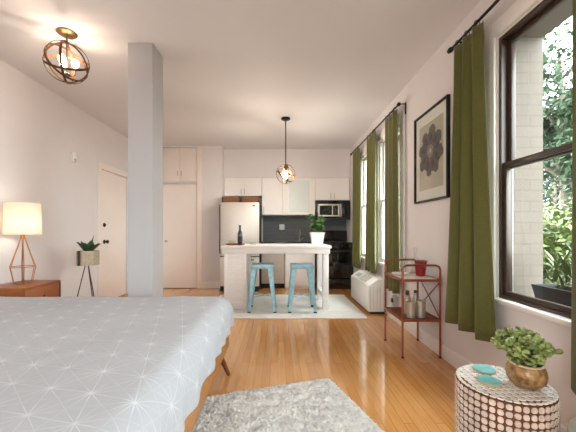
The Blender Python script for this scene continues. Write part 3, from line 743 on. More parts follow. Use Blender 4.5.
curtain('olive curtain of the far windows next to the kitchen range', 5.36, 5.80, 5.32, 5.82, 0.50, ROD_Z - 0.022, 3, ph=0.5, group=G, seed=13)
def rod(label, y0, y1, brs, finials):
    t = thing('curtain_rod', label, 'curtain rod', (1.392, 0, ROD_Z), 0, 'black curtain rods')
    MB().rod((0, y0, 0), (0, y1, 0), 0.011, 12).build('pole', M['rod'], t)
    for y in finials:
        b = MB(); b.ball((0, y, 0), 0.022); b.lathe([(0.0125, -0.02), (0.018, -0.02), (0.018, -0.012), (0.0125, -0.012)], 14, 0, Matrix.Translation((0, y + (0.005 if y > 2 else 0.03), 0)) @ Matrix.Rotation(PI / 2, 4, 'X'), True)
        b.build('finial', M['rod'], t)
    for y in brs:
        b = MB(); b.tube([(0.0, y, 0.0135), (0.06, y, 0.018), (0.0925, y, 0.018)], 0.007, 8); b.box(0.087, 0.0935, y - 0.014, y + 0.014, -0.10, 0.035, 0.002)
        b.build('bracket', M['rod'], t)
rod('black curtain rod over the large near window', 0.92, 2.50, (1.0, 2.44), (2.515, 0.905))
rod('black curtain rod across the far pair of windows', 3.60, 5.92, (3.63, 5.87), (3.592, 5.93))

# ------------------------------------------------------------------ framed print
t = thing('picture_frame', 'black framed sepia flower print on the wall between the windows', 'picture', (XR - 0.001, 3.017, 1.875))
hw, hh = 0.328, 0.445; fw = 0.018
b = MB()
b.box(-0.03, 0, -hw, -hw + fw, -hh, hh, 0.002); b.box(-0.03, 0, hw - fw, hw, -hh, hh, 0.002)
b.box(-0.03, 0, -hw + fw, hw - fw, hh - fw, hh, 0.002); b.box(-0.03, 0, -hw + fw, hw - fw, -hh, -hh + fw, 0.002)
b.build('frame', M['frame_black'], t, smooth=0)
MB().box(-0.010, -0.002, -hw + fw, hw - fw, -hh + fw, hh - fw).build('mat_board', M['matboard'], t, smooth=0)
pr = MB().box(-0.0115, -0.0102, -0.232, 0.232, -0.325, 0.325).build('print', M['print'], t, smooth=0)
def petals(n, r0, r1, w, x, ph, mt, nm, zc=0.04):
    b = MB().bm; mb = MB()
    for i in range(n):
        a = ph + 2 * PI * i / n + ru(-0.06, 0.06); L = r1 * ru(0.93, 1.07); pts = []
        for k in range(15):
            tt = k / 14; ww = w * (0.25 + math.sin(PI * min(1, tt * 0.9 + 0.05)) * 0.8) * (1 + 0.18 * math.sin(tt * 22 + i)) * (1 if tt < 0.93 else 0.5)
            pts.append((r0 + (L - r0) * tt, ww))
        poly = [(r, ww / 2) for r, ww in pts] + [(r, -ww / 2) for r, ww in reversed(pts)]
        ca, sa = math.cos(a), math.sin(a)
        mb.prism([(r * ca - s * sa, zc + r * sa + s * ca) for r, s in poly], 'x', x - i * 0.00006, x + 0.0001 - i * 0.00006)
    return mb.build(nm, mt, pr, smooth=0)
petals(8, 0.03, 0.245, 0.150, -0.0122, 0.2, M['petal'], 'printed_petals')
petals(9, 0.03, 0.185, 0.060, -0.0131, 0.2, M['petal2'], 'printed_petals')
petals(9, 0.02, 0.120, 0.060, -0.0138, 0.55, M['petal'], 'printed_petals')
mb = MB()
for (r, rr_) in ((0.052, 0.058), (0.030, 0.035)): mb.lathe([(r, 0), (rr_, 0), (rr_, 0.0003), (r, 0.0003)], 26, 0, Matrix.Translation((-0.0148, 0, 0.04)) @ Matrix.Rotation(PI / 2, 4, 'Y'), True)
for i in range(14):
    a = 2 * PI * i / 14; mb.prism([(0.038 * math.cos(a + s) * f, 0.04 + 0.038 * math.sin(a + s) * f) for s, f in ((-0.08, 0.4), (0.08, 0.4), (0.05, 1.15), (-0.05, 1.15))], 'x', -0.0150, -0.0147)
mb.build('printed_centre', M['print'], pr, smooth=0)
MB().box(-0.0195, -0.0175, -hw + fw, hw - fw, -hh + fw, hh - fw).build('glazing', M['glass'], t, smooth=0)

# ------------------------------------------------------------------ bar cart
t = thing('bar_cart', 'copper-red metal bar cart with two shelves against the right wall', 'cart', (1.118, 2.80, 0))
CW, CD = 0.338, 0.45
RT = 0.0095
for y in (0, CD):
    top = 0.832 if y == 0 else 0.842
    pts = [(0, y, 0.7), (0, y, top - 0.04), (0.012, y, top - 0.012), (0.04, y, top), (CW - 0.04, y, top), (CW - 0.012, y, top - 0.012), (CW, y, top - 0.04), (CW, y, 0.7)]
    MB().tube(pts, RT, 10).build('end_rail', M['cart'], t)
for x in (0, CW):
    for y in (0, CD):
        lg = MB().rod((x, y, 0.012), (x, y, 0.705), RT, 10).build('leg', M['cart'], t)
        MB().lathe([(0, 0), (0.012, 0), (0.012, 0.014), (0, 0.014)], 12, 0, Matrix.Translation((x, y, 0))).build('foot', M['rubber'], lg)
for z, nm in ((0.695, 'shelf_frame'), (0.335, 'shelf_frame')):
    b = MB()
    b.box(-0.008, CW + 0.008, -0.008, 0.008, z - 0.010, z + 0.012, 0.002); b.box(-0.008, CW + 0.008, CD - 0.008, CD + 0.008, z - 0.010, z + 0.012, 0.002)
    b.box(-0.008, 0.008, 0.009, CD - 0.009, z - 0.010, z + 0.012, 0.002); b.box(CW - 0.008, CW + 0.008, 0.009, CD - 0.009, z - 0.010, z + 0.012, 0.002)
    b.build(nm, M['cart'], t)
MB().box(0.009, CW - 0.009, 0.009, CD - 0.009, 0.694, 0.704, 0.002).build('shelf', M['white_panel'], t, label='white upper shelf panel')
MB().box(0.009, CW - 0.009, 0.009, CD - 0.009, 0.330, 0.338, 0.002).build('shelf', M['cartshelf'], t, label='dark copper lower shelf')
for (a, c) in (((CW, 0.0, 0.35), (CW, CD, 0.69)), ((CW + 0.006, 0.0, 0.69), (CW + 0.006, CD, 0.35))):
    MB().rod(a, c, 0.005, 8).build('cross_brace', M['cart'], t)
SZ = 0.7045
t = thing('glass_jar', 'deep red flared jar on the upper shelf of the cart', 'jar', (1.385, 3.03, SZ))
MB().lathe([(0, 0), (0.040, 0), (0.044, 0.01), (0.058, 0.135), (0.062, 0.140), (0.062, 0.150), (0.056, 0.150), (0.041, 0.012), (0, 0.012)], 24).build('jar_body', M['red'], t)
t = thing('glass_decanter', 'clear glass bottle behind the red jar on the cart', 'bottle', (1.395, 3.165, SZ))
MB().lathe([(0, 0), (0.045, 0), (0.047, 0.01), (0.047, 0.12), (0.03, 0.16), (0.014, 0.18), (0.014, 0.22), (0.02, 0.225), (0.017, 0.225), (0.011, 0.218), (0.011, 0.18), (0.027, 0.157), (0.044, 0.12), (0.044, 0.012), (0, 0.012)], 22).build('bottle_body', M['glass'], t)
MB().ball((0, 0, 0.250), 0.024).build('stopper', M['glass'], t)
t = thing('oval_plate', 'shallow white dish on the upper cart shelf', 'dish', (1.215, 3.10, SZ))
MB().lathe([(0, 0), (0.05, 0), (0.085, 0.018), (0.082, 0.020), (0.048, 0.004), (0, 0.004)], 26).build('dish_body', M['whitepot'], t)
LZ = 0.3385
def canister(x, y, r, hgt, label):
    t = thing('metal_canister', label, 'canister', (x, y, LZ), 0, 'pale canisters on the lower cart shelf')
    MB().lathe([(0, 0), (r, 0), (r, hgt), (r - 0.004, hgt), (r - 0.004, 0.01), (0, 0.01)], 22).build('can', M['metalcup'], t)
    b = MB(); b.lathe([(0, hgt + 0.001), (r + 0.002, hgt + 0.001), (r + 0.002, hgt + 0.014), (0, hgt + 0.016)], 22); b.build('lid', M['metalcup'], t)
canister(1.235, 2.90, 0.040, 0.13, 'pale metal canister on the lower shelf, next to the dark bottle')
canister(1.335, 2.92, 0.042, 0.14, 'pale metal canister on the lower shelf, on its wall side')
t = thing('cocktail_shaker', 'slim dark topped bottle behind the canisters on the cart', 'bottle', (1.253, 3.02, LZ))
MB().lathe([(0, 0), (0.036, 0), (0.038, 0.12), (0.030, 0.16), (0.016, 0.18), (0, 0.18)], 20).build('bottle_body', M['metalcup'], t)
MB().lathe([(0, 0.1805), (0.015, 0.1805), (0.018, 0.19), (0.016, 0.225), (0, 0.23)], 16).build('cap', M['dark'], t)
t = thing('cocktail_shaker', 'dark necked shaker standing between wall and canisters on the lower shelf', 'bottle', (1.355, 3.08, LZ))
MB().lathe([(0, 0), (0.034, 0), (0.036, 0.11), (0.020, 0.15), (0.014, 0.19), (0, 0.19)], 20).build('bottle_body', M['nickel'], t)
MB().lathe([(0, 0.1905), (0.015, 0.1905), (0.015, 0.215), (0, 0.22)], 16).build('cap', M['dark'], t)

# ------------------------------------------------------------------ side table and its things
TX, TY, TR, TH = 0.957, 1.325, 0.180, 0.50
t = thing('side_table', 'round drum side table inlaid with white shell discs on brown', 'table', (TX, TY, 0))
b = MB(); b.lathe([(0, 0.0), (TR - 0.006, 0.0), (TR - 0.003, 0.004), (TR - 0.003, TH - 0.008), (TR - 0.010, TH - 0.003), (0, TH - 0.003)], 64)
body = b.build('drum_body', M['drum'], t)
def pad(mb, c, u, v, n, su, sv, th, seg=12, p=2.6):
    lo, hi = [], []
    for k in range(seg):
        a = 2 * PI * k / seg; ca, sa = math.cos(a), math.sin(a)
        q = c + u * (su * sign(ca) * abs(ca) ** (2 / p)) + v * (sv * sign(sa) * abs(sa) ** (2 / p))
        lo.append(q); hi.append(c + (q - c) * 0.9 + n * th)
    mb.hull(lo, hi)
mb = MB(); nc, nr = 42, 17
for i in range(nc):
    a = 2 * PI * i / nc; n = Vector((math.cos(a), math.sin(a), 0)); u = Vector((-math.sin(a), math.cos(a), 0))
    for j in range(nr):
        z = 0.028 + j * (TH - 0.050) / (nr - 1)
        pad(mb, n * (TR - 0.0032) + Vector((0, 0, z)), u, Vector((0, 0, 1)), n, 0.0118 * ru(0.88, 1.03), 0.0126 * ru(0.88, 1.03), 0.003)
mb.build('side_inlay', M['pearl'], body)
mb = MB(); g = 0.0270
for i in range(-7, 8):
    for j in range(-7, 8):
        c = Vector((i * g, j * g, TH - 0.003))
        if math.hypot(c.x, c.y) < TR - 0.022: pad(mb, c, Vector((1, 0, 0)), Vector((0, 1, 0)), Vector((0, 0, 1)), 0.0133, 0.0133, 0.003)
for i in range(42):
    a = 2 * PI * i / 42; pad(mb, Vector(((TR - 0.012) * math.cos(a), (TR - 0.012) * math.sin(a), TH - 0.0031)), Vector((math.cos(a), math.sin(a), 0)), Vector((-math.sin(a), math.cos(a), 0)), Vector((0, 0, 1)), 0.008, 0.012, 0.0031)
mb.build('top_inlay', M['pearl_top'], body)
def coaster(x, y, label):
    t = thing('coaster', label, 'coaster', (x, y, TH + 0.0006), 0, 'aqua coasters on the side table')
    MB().lathe([(0, 0), (0.044, 0), (0.046, 0.003), (0.046, 0.007), (0, 0.007)], 28).build('coaster_base', M['cork'], t)
    MB().lathe([(0, 0.0072), (0.045, 0.0072), (0.045, 0.009), (0.043, 0.0105), (0, 0.0105)], 28).build('coaster_face', M['aqua'], t)
coaster(TX - 0.012, TY + 0.105, 'aqua round coaster at the back of the drum table')
coaster(TX - 0.062, TY - 0.004, 'aqua round coaster nearer the front of the drum table')
BX, BY = 1.020, 1.283
t = thing('potted_jade_plant', 'jade plant in a round bronze bowl on the drum side table', 'plant', (BX, BY, TH + 0.0006))
MB().lathe([(0, 0), (0.030, 0), (0.048, 0.008), (0.066, 0.032), (0.071, 0.055), (0.066, 0.080), (0.058, 0.094), (0.0535, 0.096), (0.0535, 0.09), (0.060, 0.078), (0.064, 0.055), (0.058, 0.032), (0.03, 0.012), (0, 0.010)], 32).build('bowl', M['bowl'], t)
MB().lathe([(0.0530, 0.0965), (0.060, 0.0945), (0.060, 0.0985), (0.053, 0.1005)], 32, 0, None, True).build('rim', M['bowlrim'], t)
b = MB(); b.lathe([(0, 0.06), (0.052, 0.078), (0.05, 0.084), (0.025, 0.088), (0, 0.089)], 24); b.build('soil', M['soil'], t)
st = MB(); lf = MB(); R = random.Random(4)
for i in range(22):
    a = i * 2.4; sp = 0.018 + 0.088 * math.sqrt(i / 22); 
    p0 = Vector((0.022 * math.cos(a), 0.022 * math.sin(a), 0.084)); top = Vector((sp * math.cos(a) - 0.018, sp * math.sin(a), 0.245 - 0.85 * sp + R.uniform(-0.02, 0.02)))
    p1 = p0.lerp(top, 0.5) + Vector((0, 0, 0.015)); st.tube([p0, p1, top], [0.004, 0.0032, 0.0022], 6)
    for f in (0.2, 0.35, 0.5, 0.62, 0.74, 0.86, 0.96, 1.0):
        c = p0.lerp(p1, f * 2) if f < 0.5 else p1.lerp(top, f * 2 - 1)
        for s_ in range(3 if f > 0.7 else 2):
            aa = R.uniform(0, 2 * PI); d = Vector((math.cos(aa), math.sin(aa), R.uniform(-0.2, 1.2)))
            lf.thickleaf(c, d, (R.uniform(-1, 1), R.uniform(-1.2, .6), 0.8), R.uniform(0.026, 0.038), R.uniform(0.021, 0.029), 0.007)
st.build('stems', M['jadestem'], t); lf.build('foliage', M['jade'], t, smooth=0)

# grey upholstered seat cut by the lower right corner
t = thing('ottoman', 'pale grey upholstered ottoman corner at the lower right edge', 'ottoman', (1.185, 0.86, 0))
MB().box(-0.155, 0.155, -0.28, 0.28, 0.13, 0.478, 0.045, seg=4).build('cushion', M['otto'], t)
for sx in (-1, 1):
    for sy in (-1, 1):
        MB().lathe([(0, 0), (0.014, 0), (0.022, 0.128), (0, 0.128)], 12, 0, Matrix.Translation((sx * 0.11, sy * 0.22, 0))).build('leg', M['walnut'], t)

# ------------------------------------------------------------------ shag rug
ang = math.atan2(-0.30, -0.954)
A = Vector((0.395, 2.405, 0)); u = Vector((-0.954, -0.30, 0)); v = Vector((0.30, -0.954, 0))
LU, LV = 1.17, 1.95
nu, nv = 170, 250
bm = bmesh.new(); R = random.Random(2); rows = []
from mathutils import noise as mn
for j in range(nv + 1):
    row = []
    for i in range(nu + 1):
        p = u * (LU * i / nu + R.uniform(-.003, .003)) + v * (LV * j / nv + R.uniform(-.003, .003))
        e = min(i, nu - i, (j), (nv - j)) / 4
        edge = min(1, e)
        z = 0.010 + edge * (0.014 + 0.012 * mn.noise(p * 14) + R.uniform(-0.007, 0.007))
        if edge == 0:
            z = 0.002; p += (u * R.uniform(-.012, .004)) * (1 if i == 0 else -1 if i == nu else 0) + (v * R.uniform(-.012, .004)) * (1 if j == 0 else -1 if j == nv else 0)
        row.append(bm.verts.new((p.x, p.y, max(0.002, z))))
    rows.append(row)
for j in range(nv):
    for i in range(nu): bm.faces.new((rows[j][i], rows[j + 1][i], rows[j + 1][i + 1], rows[j][i + 1]))
bmesh.ops.recalc_face_normals(bm, faces=bm.faces)
mb = MB(); mb.bm.free(); mb.bm = bm
o = mb.build('shag_rug', M['shag'], None, A, smooth=180)
tag(o, 'fluffy grey and white shag rug on the floor beside the bed', 'rug')

# ------------------------------------------------------------------ bed and duvet
t = thing('bed', 'low honey wood bed with splayed legs under the pale duvet', 'bed', (0, 0, 0))
BXR, BX0, BY0, BY1 = -0.405, -2.66, 0.68, 2.58
MB().box(BXR - 0.03, BXR, BY0, BY1, 0.19, 0.345, 0.006).build('foot_rail', M['wood'] if False else M['woodx'], t)
MB().box(BX0, BXR - 0.031, BY1 - 0.03, BY1, 0.19, 0.345, 0.006).build('side_rail', M['woodx'], t)
MB().box(BX0, BXR - 0.031, BY0, BY0 + 0.03, 0.19, 0.345, 0.006).build('side_rail', M['woodx'], t)
MB().box(BX0, BXR - 0.032, BY0 + 0.031, BY1 - 0.031, 0.24, 0.30).build('slat_base', M['woodx'], t)
for (x, y, sx, sy) in ((-0.46, 2.43, 1, 1), (-0.46, 0.83, 1, -1), (-2.5, 2.43, -1, 1), (-2.5, 0.83, -1, -1)):
    MB().tube([(x + sx * 0.072, y + sy * 0.04, 0.0), (x, y, 0.188)], [0.014, 0.024], 12).build('leg', M['walnut'], t)
MB().box(-2.62, -0.52, 0.78, 2.46, 0.302, 0.565, 0.09, seg=4).build('mattress', M['whitepot'], t)

ZT, RD, LL = 0.607, 0.13, 0.315
ix0, ix1, iy0, iy1 = -2.62, -0.366 - RD, 0.60 + RD, 2.66 - RD
step = 0.026
bm = bmesh.new(); uvl = bm.loops.layers.uv.new('cloth'); G_ = {}
xs = []; x = ix0
nx = int((ix1 + LL - ix0) / step); ny = int((iy1 - iy0 + 2 * LL) / step)
pl = {}
for i in range(nx + 1):
    for j in range(ny + 1):
        px = ix0 + (ix1 + LL - ix0) * i / nx; py = iy0 - LL + (iy1 - iy0 + 2 * LL) * j / ny
        qx = min(ix1, px); qy = max(iy0, min(iy1, py)); vx, vy = px - qx, py - qy
        d = max(abs(vx), abs(vy)); z = ZT
        per = py if abs(vx) >= abs(vy) else px
        n1 = mn.noise(Vector((px * 2.2, py * 2.2, 0))) * 0.010 + mn.noise(Vector((px * 7, py * 7, 3))) * 0.004
        if d > 1e-9:
            dr = Vector((vx, vy)).normalized(); a = min(d / RD, PI / 2); hor = RD * math.sin(a); z = ZT - RD * (1 - math.cos(a)) - max(0, d - RD * PI / 2)
            k = min(1, d / LL)
            hor += (0.012 * math.sin(per * 27 + 2 * math.sin(per * 6)) + 0.008 * mn.noise(Vector((per * 9, d * 4, 1)))) * k * k
            z += 0.010 * mn.noise(Vector((per * 5, 2, 5))) * k * k
            co = Vector((qx + dr.x * hor, qy + dr.y * hor, z + n1 * (1 - 0.7 * k)))
        else: co = Vector((qx, qy, z + n1))
        pl[i, j] = (bm.verts.new(co), (px, py))
for i in range(nx):
    for j in range(ny):
        ks = [(i, j), (i + 1, j), (i + 1, j + 1), (i, j + 1)]
        f = bm.faces.new([pl[k][0] for k in ks])
        for lp, k in zip(f.loops, ks): lp[uvl].uv = pl[k][1]
mb = MB(); mb.bm.free(); mb.bm = bm
o = mb.build('duvet', M['duvet'], smooth=180)
s = o.modifiers.new('thick', 'SOLIDIFY'); s.thickness = 0.012; s.offset = -1
s = o.modifiers.new('smooth', 'SUBSURF'); s.levels = 1; s.render_levels = 1
tag(o, 'pale grey-blue duvet with white starburst lines spread over the bed', 'duvet')

# ------------------------------------------------------------------ nightstand, lamp
NX0, NX1, NY0, NY1, NH = XL + 0.03, -2.31, 2.85, 3.32, 0.62
t = thing('nightstand', 'orange-brown wooden nightstand beside the far side of the bed', 'nightstand', (0, 0, 0))
MB().box(NX0, NX1, NY0, NY1, NH - 0.018, NH, 0.004).build('top', M['wood'], t)
b = MB(); b.box(NX0, NX1 - 0.02, NY0, NY0 + 0.018, 0.24, NH - 0.019); b.box(NX0, NX1 - 0.02, NY1 - 0.018, NY1, 0.24, NH - 0.019)
b.box(NX0, NX1 - 0.02, NY0 + 0.018, NY1 - 0.018, 0.24, 0.258); b.box(NX0, NX0 + 0.012, NY0 + 0.018, NY1 - 0.018, 0.258, NH - 0.019)
b.build('body', M['wood'], t)
MB().box(NX1 - 0.02, NX1 - 0.001, NY1 - 0.018, NY1, 0.24, NH - 0.019).build('corner_post', M['edge'], t)
for (za, zb) in ((0.245, 0.42), (0.425, NH - 0.021)):
    dr = MB().box(NX1 - 0.0195, NX1 - 0.002, NY0 + 0.002, NY1 - 0.020, za, zb, 0.002).build('drawer', M['wood'], t)
    MB().lathe([(0, 0), (0.010, 0), (0.014, 0.018), (0, 0.02)], 14, 0, Matrix.Translation((NX1 - 0.002, (NY0 + NY1) / 2, (za + zb) / 2 - 0.01)) @ Matrix.Rotation(PI / 2, 4, 'Y')).build('knob', M['brass'], dr)
for x in (NX0 + 0.04, NX1 - 0.05):
    for y in (NY0 + 0.05, NY1 - 0.05):
        MB().lathe([(0, 0), (0.012, 0), (0.020, 0.239), (0, 0.239)], 12, 0, Matrix.Translation((x, y, 0))).build('leg', M['wood'], t)
t = thing('table_lamp', 'lit table lamp with copper wire diamond base on the nightstand', 'lamp', (-2.535, 3.10, NH + 0.0005), 0.25)
b = MB(); zw, rw, rb, zn, rn = 0.165, 0.112, 0.080, 0.455, 0.016
for k in range(6):
    a = 2 * PI * k / 6; c, s_ = math.cos(a), math.sin(a)
    b.tube([(rn * c, rn * s_, zn), (rw * c, rw * s_, zw), (rb * c, rb * s_, 0.005)], 0.0038, 7)
for (r, z) in ((rw, zw), (rb, 0.005)): b.tube([(r * math.cos(2 * PI * k / 6), r * math.sin(2 * PI * k / 6), z) for k in range(6)], 0.0038, 7, True)
b.build('wire_base', M['copper'], t)
MB().lathe([(0, 0.44), (0.020, 0.44), (0.020, 0.475), (0.012, 0.49), (0.012, 0.53), (0, 0.53)], 16).build('neck', M['copper'], t)
MB().rod((0, 0, 0.006), (0, 0, 0.44), 0.0035, 8).build('stem', M['bronze'], t)
MB().lathe([(0.152, 0.485), (0.1535, 0.485), (0.145, 0.795), (0.1435, 0.795)], 40, 0, None, True).build('lamp_shade', M['shade'], t)
b = MB(); b.ball((0, 0, 0.60), 0.034, sc=(1, 1, 1.2)); b.build('bulb', M['bulb_l'], t)

# planter on thin legs by the left wall
t = thing('plant_stand', 'dark succulent in a beige planter on thin legs by the left wall', 'plant', (-2.375, 3.90, 0))
PH = 0.715
b = MB(); hx = [(0.125 * math.cos(PI / 6 + k * PI / 3), 0.125 * math.sin(PI / 6 + k * PI / 3)) for k in range(6)]
hxi = [(x * 0.9, y * 0.9) for x, y in hx]
b.hull([(x, y, PH) for x, y in hx], [(x, y, PH + 0.012) for x, y in hx])
for k in range(6):
    p, q, pi_, qi = hx[k], hx[(k + 1) % 6], hxi[k], hxi[(k + 1) % 6]
    b.hull([(*p, PH + 0.012), (*q, PH + 0.012), (*qi, PH + 0.012), (*pi_, PH + 0.012)], [(*p, PH + 0.18), (*q, PH + 0.18), (*qi, PH + 0.18), (*pi_, PH + 0.18)])
b.build('planter', M['concrete'], t, smooth=0)
b = MB(); b.box(-0.112, -0.084, -0.095 - 0.004, -0.058, PH + 0.001, PH + 0.182, 0.001, mx=Matrix.Translation((0.055, -0.020, 0)))
b.build('strap', M['dark'], t)
b = MB(); b.lathe([(0, PH + 0.14), (0.09, PH + 0.14), (0.09, PH + 0.155), (0, PH + 0.165)], 6, 0, Matrix.Rotation(PI / 6, 4, 'Z')); b.build('soil', M['soil'], t)
for k in range(3):
    a = [math.radians(-155), math.radians(-20), math.radians(95)][k]; c, s_ = math.cos(a), math.sin(a)
    MB().tube([(0.02 * c - 0.01, 0.02 * s_, PH - 0.001), (0.185 * c, 0.185 * s_, 0.0)], 0.006, 8).build('leg', M['dark'], t)
lf = MB(); R = random.Random(9)
for i in range(10):
    a = i * 2.4; el = 0.45 + 0.9 * (1 - i / 15) * 0.2 + R.uniform(0, 0.6) + i * 0.035; r = 0.03
    d = Vector((math.cos(a), math.sin(a), el)); lf.leaf((r * math.cos(a), r * math.sin(a), PH + 0.155), d, Vector((-math.cos(a), -math.sin(a), 0.8)), R.uniform(0.15, 0.21), R.uniform(0.075, 0.10), -0.05, 0.25, prof=lambda t_: (0.55 + 0.9 * t_) if t_ < 0.45 else max(0.03, 0.955 * (1 - ((t_ - 0.45) / 0.55) ** 1.6)), seg=6)
lf.leaf((0.035, -0.01, PH + 0.155), (0.32, -0.1, 1), (-1, 0, 0.3), 0.225, 0.035, -0.05, 0.25, seg=6)
lf.build('foliage', M['agave'], t, smooth=0)

o = thing('smoke_detector', 'small white alarm box high on the left wall', 'alarm', (XL + 0.001, 4.15, 2.12))
MB().box(0, 0.03, -0.04, 0.04, -0.065, 0.065, 0.008).build('alarm_body', M['whitepot'], o)
MB().box(0.0302, 0.034, -0.02, 0.02, -0.045, -0.02, 0.001).build('vent', M['acgrey'], o)

# ------------------------------------------------------------------ globe lights
def cage(t, z, R, w, th, angs, mt):
    for (rx, ry, rz) in angs:
        mx = Matrix.Translation((0, 0, z)) @ Euler((rx, ry, rz)).to_matrix().to_4x4()
        MB().band(R, w, th, mx, 44).build('globe_band', mt, t)
t = thing('ceiling_light', 'bronze globe cage ceiling light above the bed', 'light', (-1.80, 2.66, HC - 0.001))
MB().lathe([(0, 0), (0.075, 0), (0.078, -0.008), (0.060, -0.020), (0.02, -0.026), (0, -0.026)], 30).build('canopy', M['brass'], t)
MB().rod((0, 0, -0.026), (0, 0, -0.11), 0.007, 8).build('stem', M['brass'], t)
zc, R_ = -0.255, 0.165
cage(t, zc, R_, 0.018, 0.004, ((PI / 2, 0, 0.35), (PI / 2, 0, 1.9), (0.62, 0.35, 0), (-0.75, 0.5, 0.4), (1.15, -0.3, 1.2)), M['bronze'])
MB().lathe([(0, -0.01), (0.02, -0.01), (0.03, 0.0), (0.02, 0.012), (0, 0.016)], 16, 0, Matrix.Translation((0, 0, zc - 0.10))).build('hub', M['bronze'], t)
for k in range(3):
    a = 0.5 + k * 2 * PI / 3; c, s_ = math.cos(a) * 0.06, math.sin(a) * 0.06
    b = MB(); b.tube([(0, 0, zc - 0.10), (c * 0.6, s_ * 0.6, zc - 0.11), (c, s_, zc - 0.09), (c, s_, zc - 0.03)], 0.006, 8); arm = b.build('arm', M['bronze'], t)
    MB().ball((c, s_, zc + 0.005), 0.027, sc=(1, 1, 1.25)).build('bulb', M['bulb'], arm)
MB().rod((0, 0, -0.11), (0, 0, zc - 0.09), 0.005, 8).build('centre_rod', M['bronze'], t)

t = thing('pendant_light', 'small globe cage pendant hanging on a rod over the island', 'light', (0.115, 4.67, HC - 0.001))
MB().lathe([(0, 0), (0.068, 0), (0.068, -0.020), (0.055, -0.028), (0, -0.028)], 26).build('canopy', M['rod'], t)
zc, R_ = -0.835, 0.142
MB().rod((0, 0, -0.028), (0, 0, zc + R_ - 0.02), 0.008, 8).build('rod', M['rod'], t)
cage(t, zc, R_, 0.016, 0.004, ((PI / 2, 0, 0.25), (PI / 2, 0, 1.8), (0.15, 0.25, 0), (0.95, 0.3, 0.6)), M['bronze'])
MB().lathe([(0, 0.05), (0.026, 0.05), (0.026, 0.11), (0.014, 0.13), (0, 0.13)], 16, 0, Matrix.Translation((0, 0, zc))).build('socket', M['bronze'], t)
MB().ball((0, 0, zc - 0.01), 0.045, sc=(1, 1, 1.25)).build('bulb', M['bulb_p'], t)

# ------------------------------------------------------------------ outside
t = thing('window_planter', 'charcoal planter with bright green plants on the ledge outside the window', 'planter', (1.735, 1.58, 0.6405))
b = MB(); 
def rect(hx_, hy_, z): return [(-hx_, -hy_, z), (hx_, -hy_, z), (hx_, hy_, z), (-hx_, hy_, z)]
b.hull(rect(0.060, 0.43, 0), rect(0.062, 0.432, 0.02))
for sx in (-1, 1):
    b.hull([(sx * 0.062, -0.43, 0.02), (sx * 0.062, 0.43, 0.02), (sx * 0.050, 0.43, 0.02), (sx * 0.050, -0.43, 0.02)], [(sx * 0.085, -0.455, 0.155), (sx * 0.085, 0.455, 0.155), (sx * 0.072, 0.455, 0.155), (sx * 0.072, -0.455, 0.155)])
for sy in (-1, 1):
    b.hull([(-0.05, sy * 0.43, 0.02), (0.05, sy * 0.43, 0.02), (0.05, sy * 0.418, 0.02), (-0.05, sy * 0.418, 0.02)], [(-0.072, sy * 0.455, 0.155), (0.072, sy * 0.455, 0.155), (0.072, sy * 0.442, 0.155), (-0.072, sy * 0.442, 0.155)])
b.build('trough', M['slate'], t, smooth=0)
MB().box(-0.062, 0.062, -0.43, 0.43, 0.11, 0.13).build('soil', M['soil'], t)
lf = MB(); R = random.Random(21)
for i in range(260):
    y = R.uniform(-0.40, 0.40); x = R.uniform(-0.03, 0.05); a = R.uniform(0, 2 * PI)
    lf.leaf((x, y, 0.13 + R.uniform(0, 0.14)), (math.cos(a) * 0.5 + 0.25, math.sin(a) * 0.8, R.uniform(0.7, 1.8)), (-math.cos(a), -math.sin(a), 0.6), R.uniform(0.12, 0.24), R.uniform(0.012, 0.022), R.uniform(0.1, 0.5), 0.2)
lf.build('foliage', M['leaf_c'], t, smooth=0)

def tree(loc, hgt, spread, nleaf, lm, label, name='tree', cat='tree', lsz=0.11, low=0.3, seed=0, group=None):
    R = random.Random(seed); t = thing(name, label, cat, loc, 0, group)
    tr = MB(); tips = []
    top = Vector((R.uniform(-.3, .3), R.uniform(-.3, .3), hgt * 0.8))
    tr.tube([(0, 0, 0), (0.05, 0.03, hgt * 0.3), top * 0.6 + Vector((0.1, 0, hgt * 0.08)), top], [0.10, 0.085, 0.06, 0.02] if cat == 'tree' else [0.02, 0.018, 0.015, 0.008], 8)
    nb = 16 if cat == 'tree' else 10
    for i in range(nb):
        f = R.uniform(low, 0.95); a = R.uniform(0, 2 * PI); base = Vector((0.05, 0.02, hgt * 0.8 * f)); L = spread * R.uniform(0.5, 1.0) * (1.15 - 0.5 * f)
        tip = base + Vector((math.cos(a) * L, math.sin(a) * L, L * R.uniform(0.2, 0.8))); mid = base.lerp(tip, 0.5) + Vector((0, 0, 0.08 * L))
        tr.tube([base, mid, tip], [0.04, 0.026, 0.010] if cat == 'tree' else [0.008, 0.006, 0.003], 6)
        tips += [(mid, L * 0.45), (tip, L * 0.42), (mid.lerp(tip, 0.5), L * 0.45)]
    tips.append((top, spread * 0.35))
    tr.build('trunk', M['bark'], t)
    lf = MB(); bmx = lf.bm
    for i in range(nleaf):
        c, r = R.choice(tips)
        while True:
            o_ = Vector((R.uniform(-1, 1), R.uniform(-1, 1), R.uniform(-1, 1)))
            if o_.length < 1: break
        p = c + o_ * r; d = Vector((R.uniform(-1, 1), R.uniform(-1, 1), R.uniform(-1, 0.4))).normalized(); n = Vector((R.uniform(-1, 1), R.uniform(-1, 1), 1)); s_ = d.cross(n).normalized(); l = lsz * R.uniform(0.7, 1.3); w_ = l * 0.45
        f = bmx.faces.new([bmx.verts.new(p), bmx.verts.new(p + d * l * 0.5 + s_ * w_ / 2), bmx.verts.new(p + d * l), bmx.verts.new(p + d * l * 0.5 - s_ * w_ / 2)])
    lf.build('foliage', lm, t, smooth=0)
    return t
tree((6.3, 6.9, -0.6), 7.0, 2.2, 16000, M['leaf_a'], 'leafy tree outside with branches against the bright sky', seed=31, low=0.3, lsz=0.15)
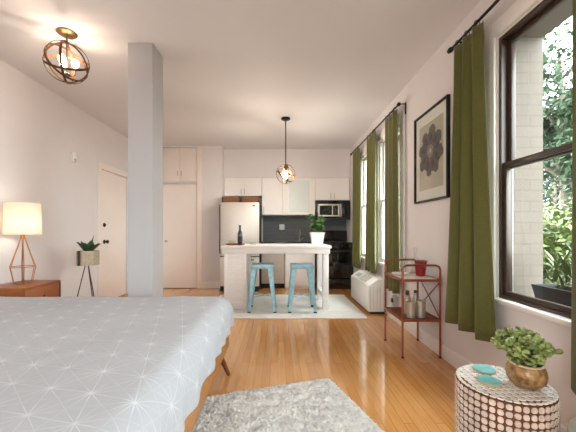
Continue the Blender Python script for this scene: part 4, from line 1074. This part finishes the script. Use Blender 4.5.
tree((10.2, 11.6, -0.6), 6.5, 2.0, 8000, M['leaf_b'], 'deep green tree farther back in the garden', seed=33, lsz=0.16, low=0.25)
tree((2.75, 2.98, -0.6), 2.3, 0.55, 4200, M['leaf_c'], 'bright yellow-green shrub just outside the large window', 'garden_shrub', 'shrub', 0.09, 0.35, 35)
tree((3.95, 4.3, -0.6), 2.6, 0.72, 4200, M['leaf_c'], 'light green shrub below the leafy tree in the garden', 'garden_shrub', 'shrub', 0.09, 0.3, 37)
tree((16.5, 18.5, -0.6), 5.5, 3.0, 7000, M['leaf_a'], 'distant green tree showing low between the shrubs', seed=39, lsz=0.2, low=0.15)

# ------------------------------------------------------------------ light
wd = bpy.data.worlds.new('overcast_sky'); SC.world = wd; wd.use_nodes = True
bg = wd.node_tree.nodes['Background']; bg.inputs[0].default_value = (0.93, 0.97, 1.0, 1); bg.inputs[1].default_value = 6.0
def portal(name, loc, rot, sx, sy):
    l = bpy.data.lights.new(name, 'AREA'); l.shape = 'RECTANGLE'; l.size = sx; l.size_y = sy; l.cycles.is_portal = True
    o = bpy.data.objects.new(name, l); COL.objects.link(o); o.location = loc; o.rotation_euler = rot
for (a, c) in WINS: portal('window_portal', (XO + 0.01, (a + c) / 2, (WZ0 + WZ1) / 2), (0, PI / 2, 0), WZ1 - WZ0 + 0.1, c - a + 0.14)

portal('window_portal', ((RW[0] + RW[1]) / 2, YB - 0.16, (WZ0 + WZ1) / 2), (PI / 2, 0, 0), RW[1] - RW[0], WZ1 - WZ0)
# ------------------------------------------------------------------ camera
cd = bpy.data.cameras.new('camera'); cam = bpy.data.objects.new('camera', cd); COL.objects.link(cam)
cd.sensor_width = 36; cd.lens = 312 / 576 * 36; cd.shift_x = 10 / 576; cd.shift_y = 15 / 576; cd.clip_start = 0.05
cam.location = (0, 0, H); cam.rotation_euler = (PI / 2, 0, 0)
SC.camera = cam
SC.view_settings.view_transform = 'Standard'; SC.view_settings.look = 'None'; SC.view_settings.gamma = 1.0
SC.view_settings.use_curve_mapping = False
SC.view_settings.exposure = 1.9
SC.cycles.max_bounces = 12; SC.cycles.diffuse_bounces = 8; SC.cycles.transparent_max_bounces = 16
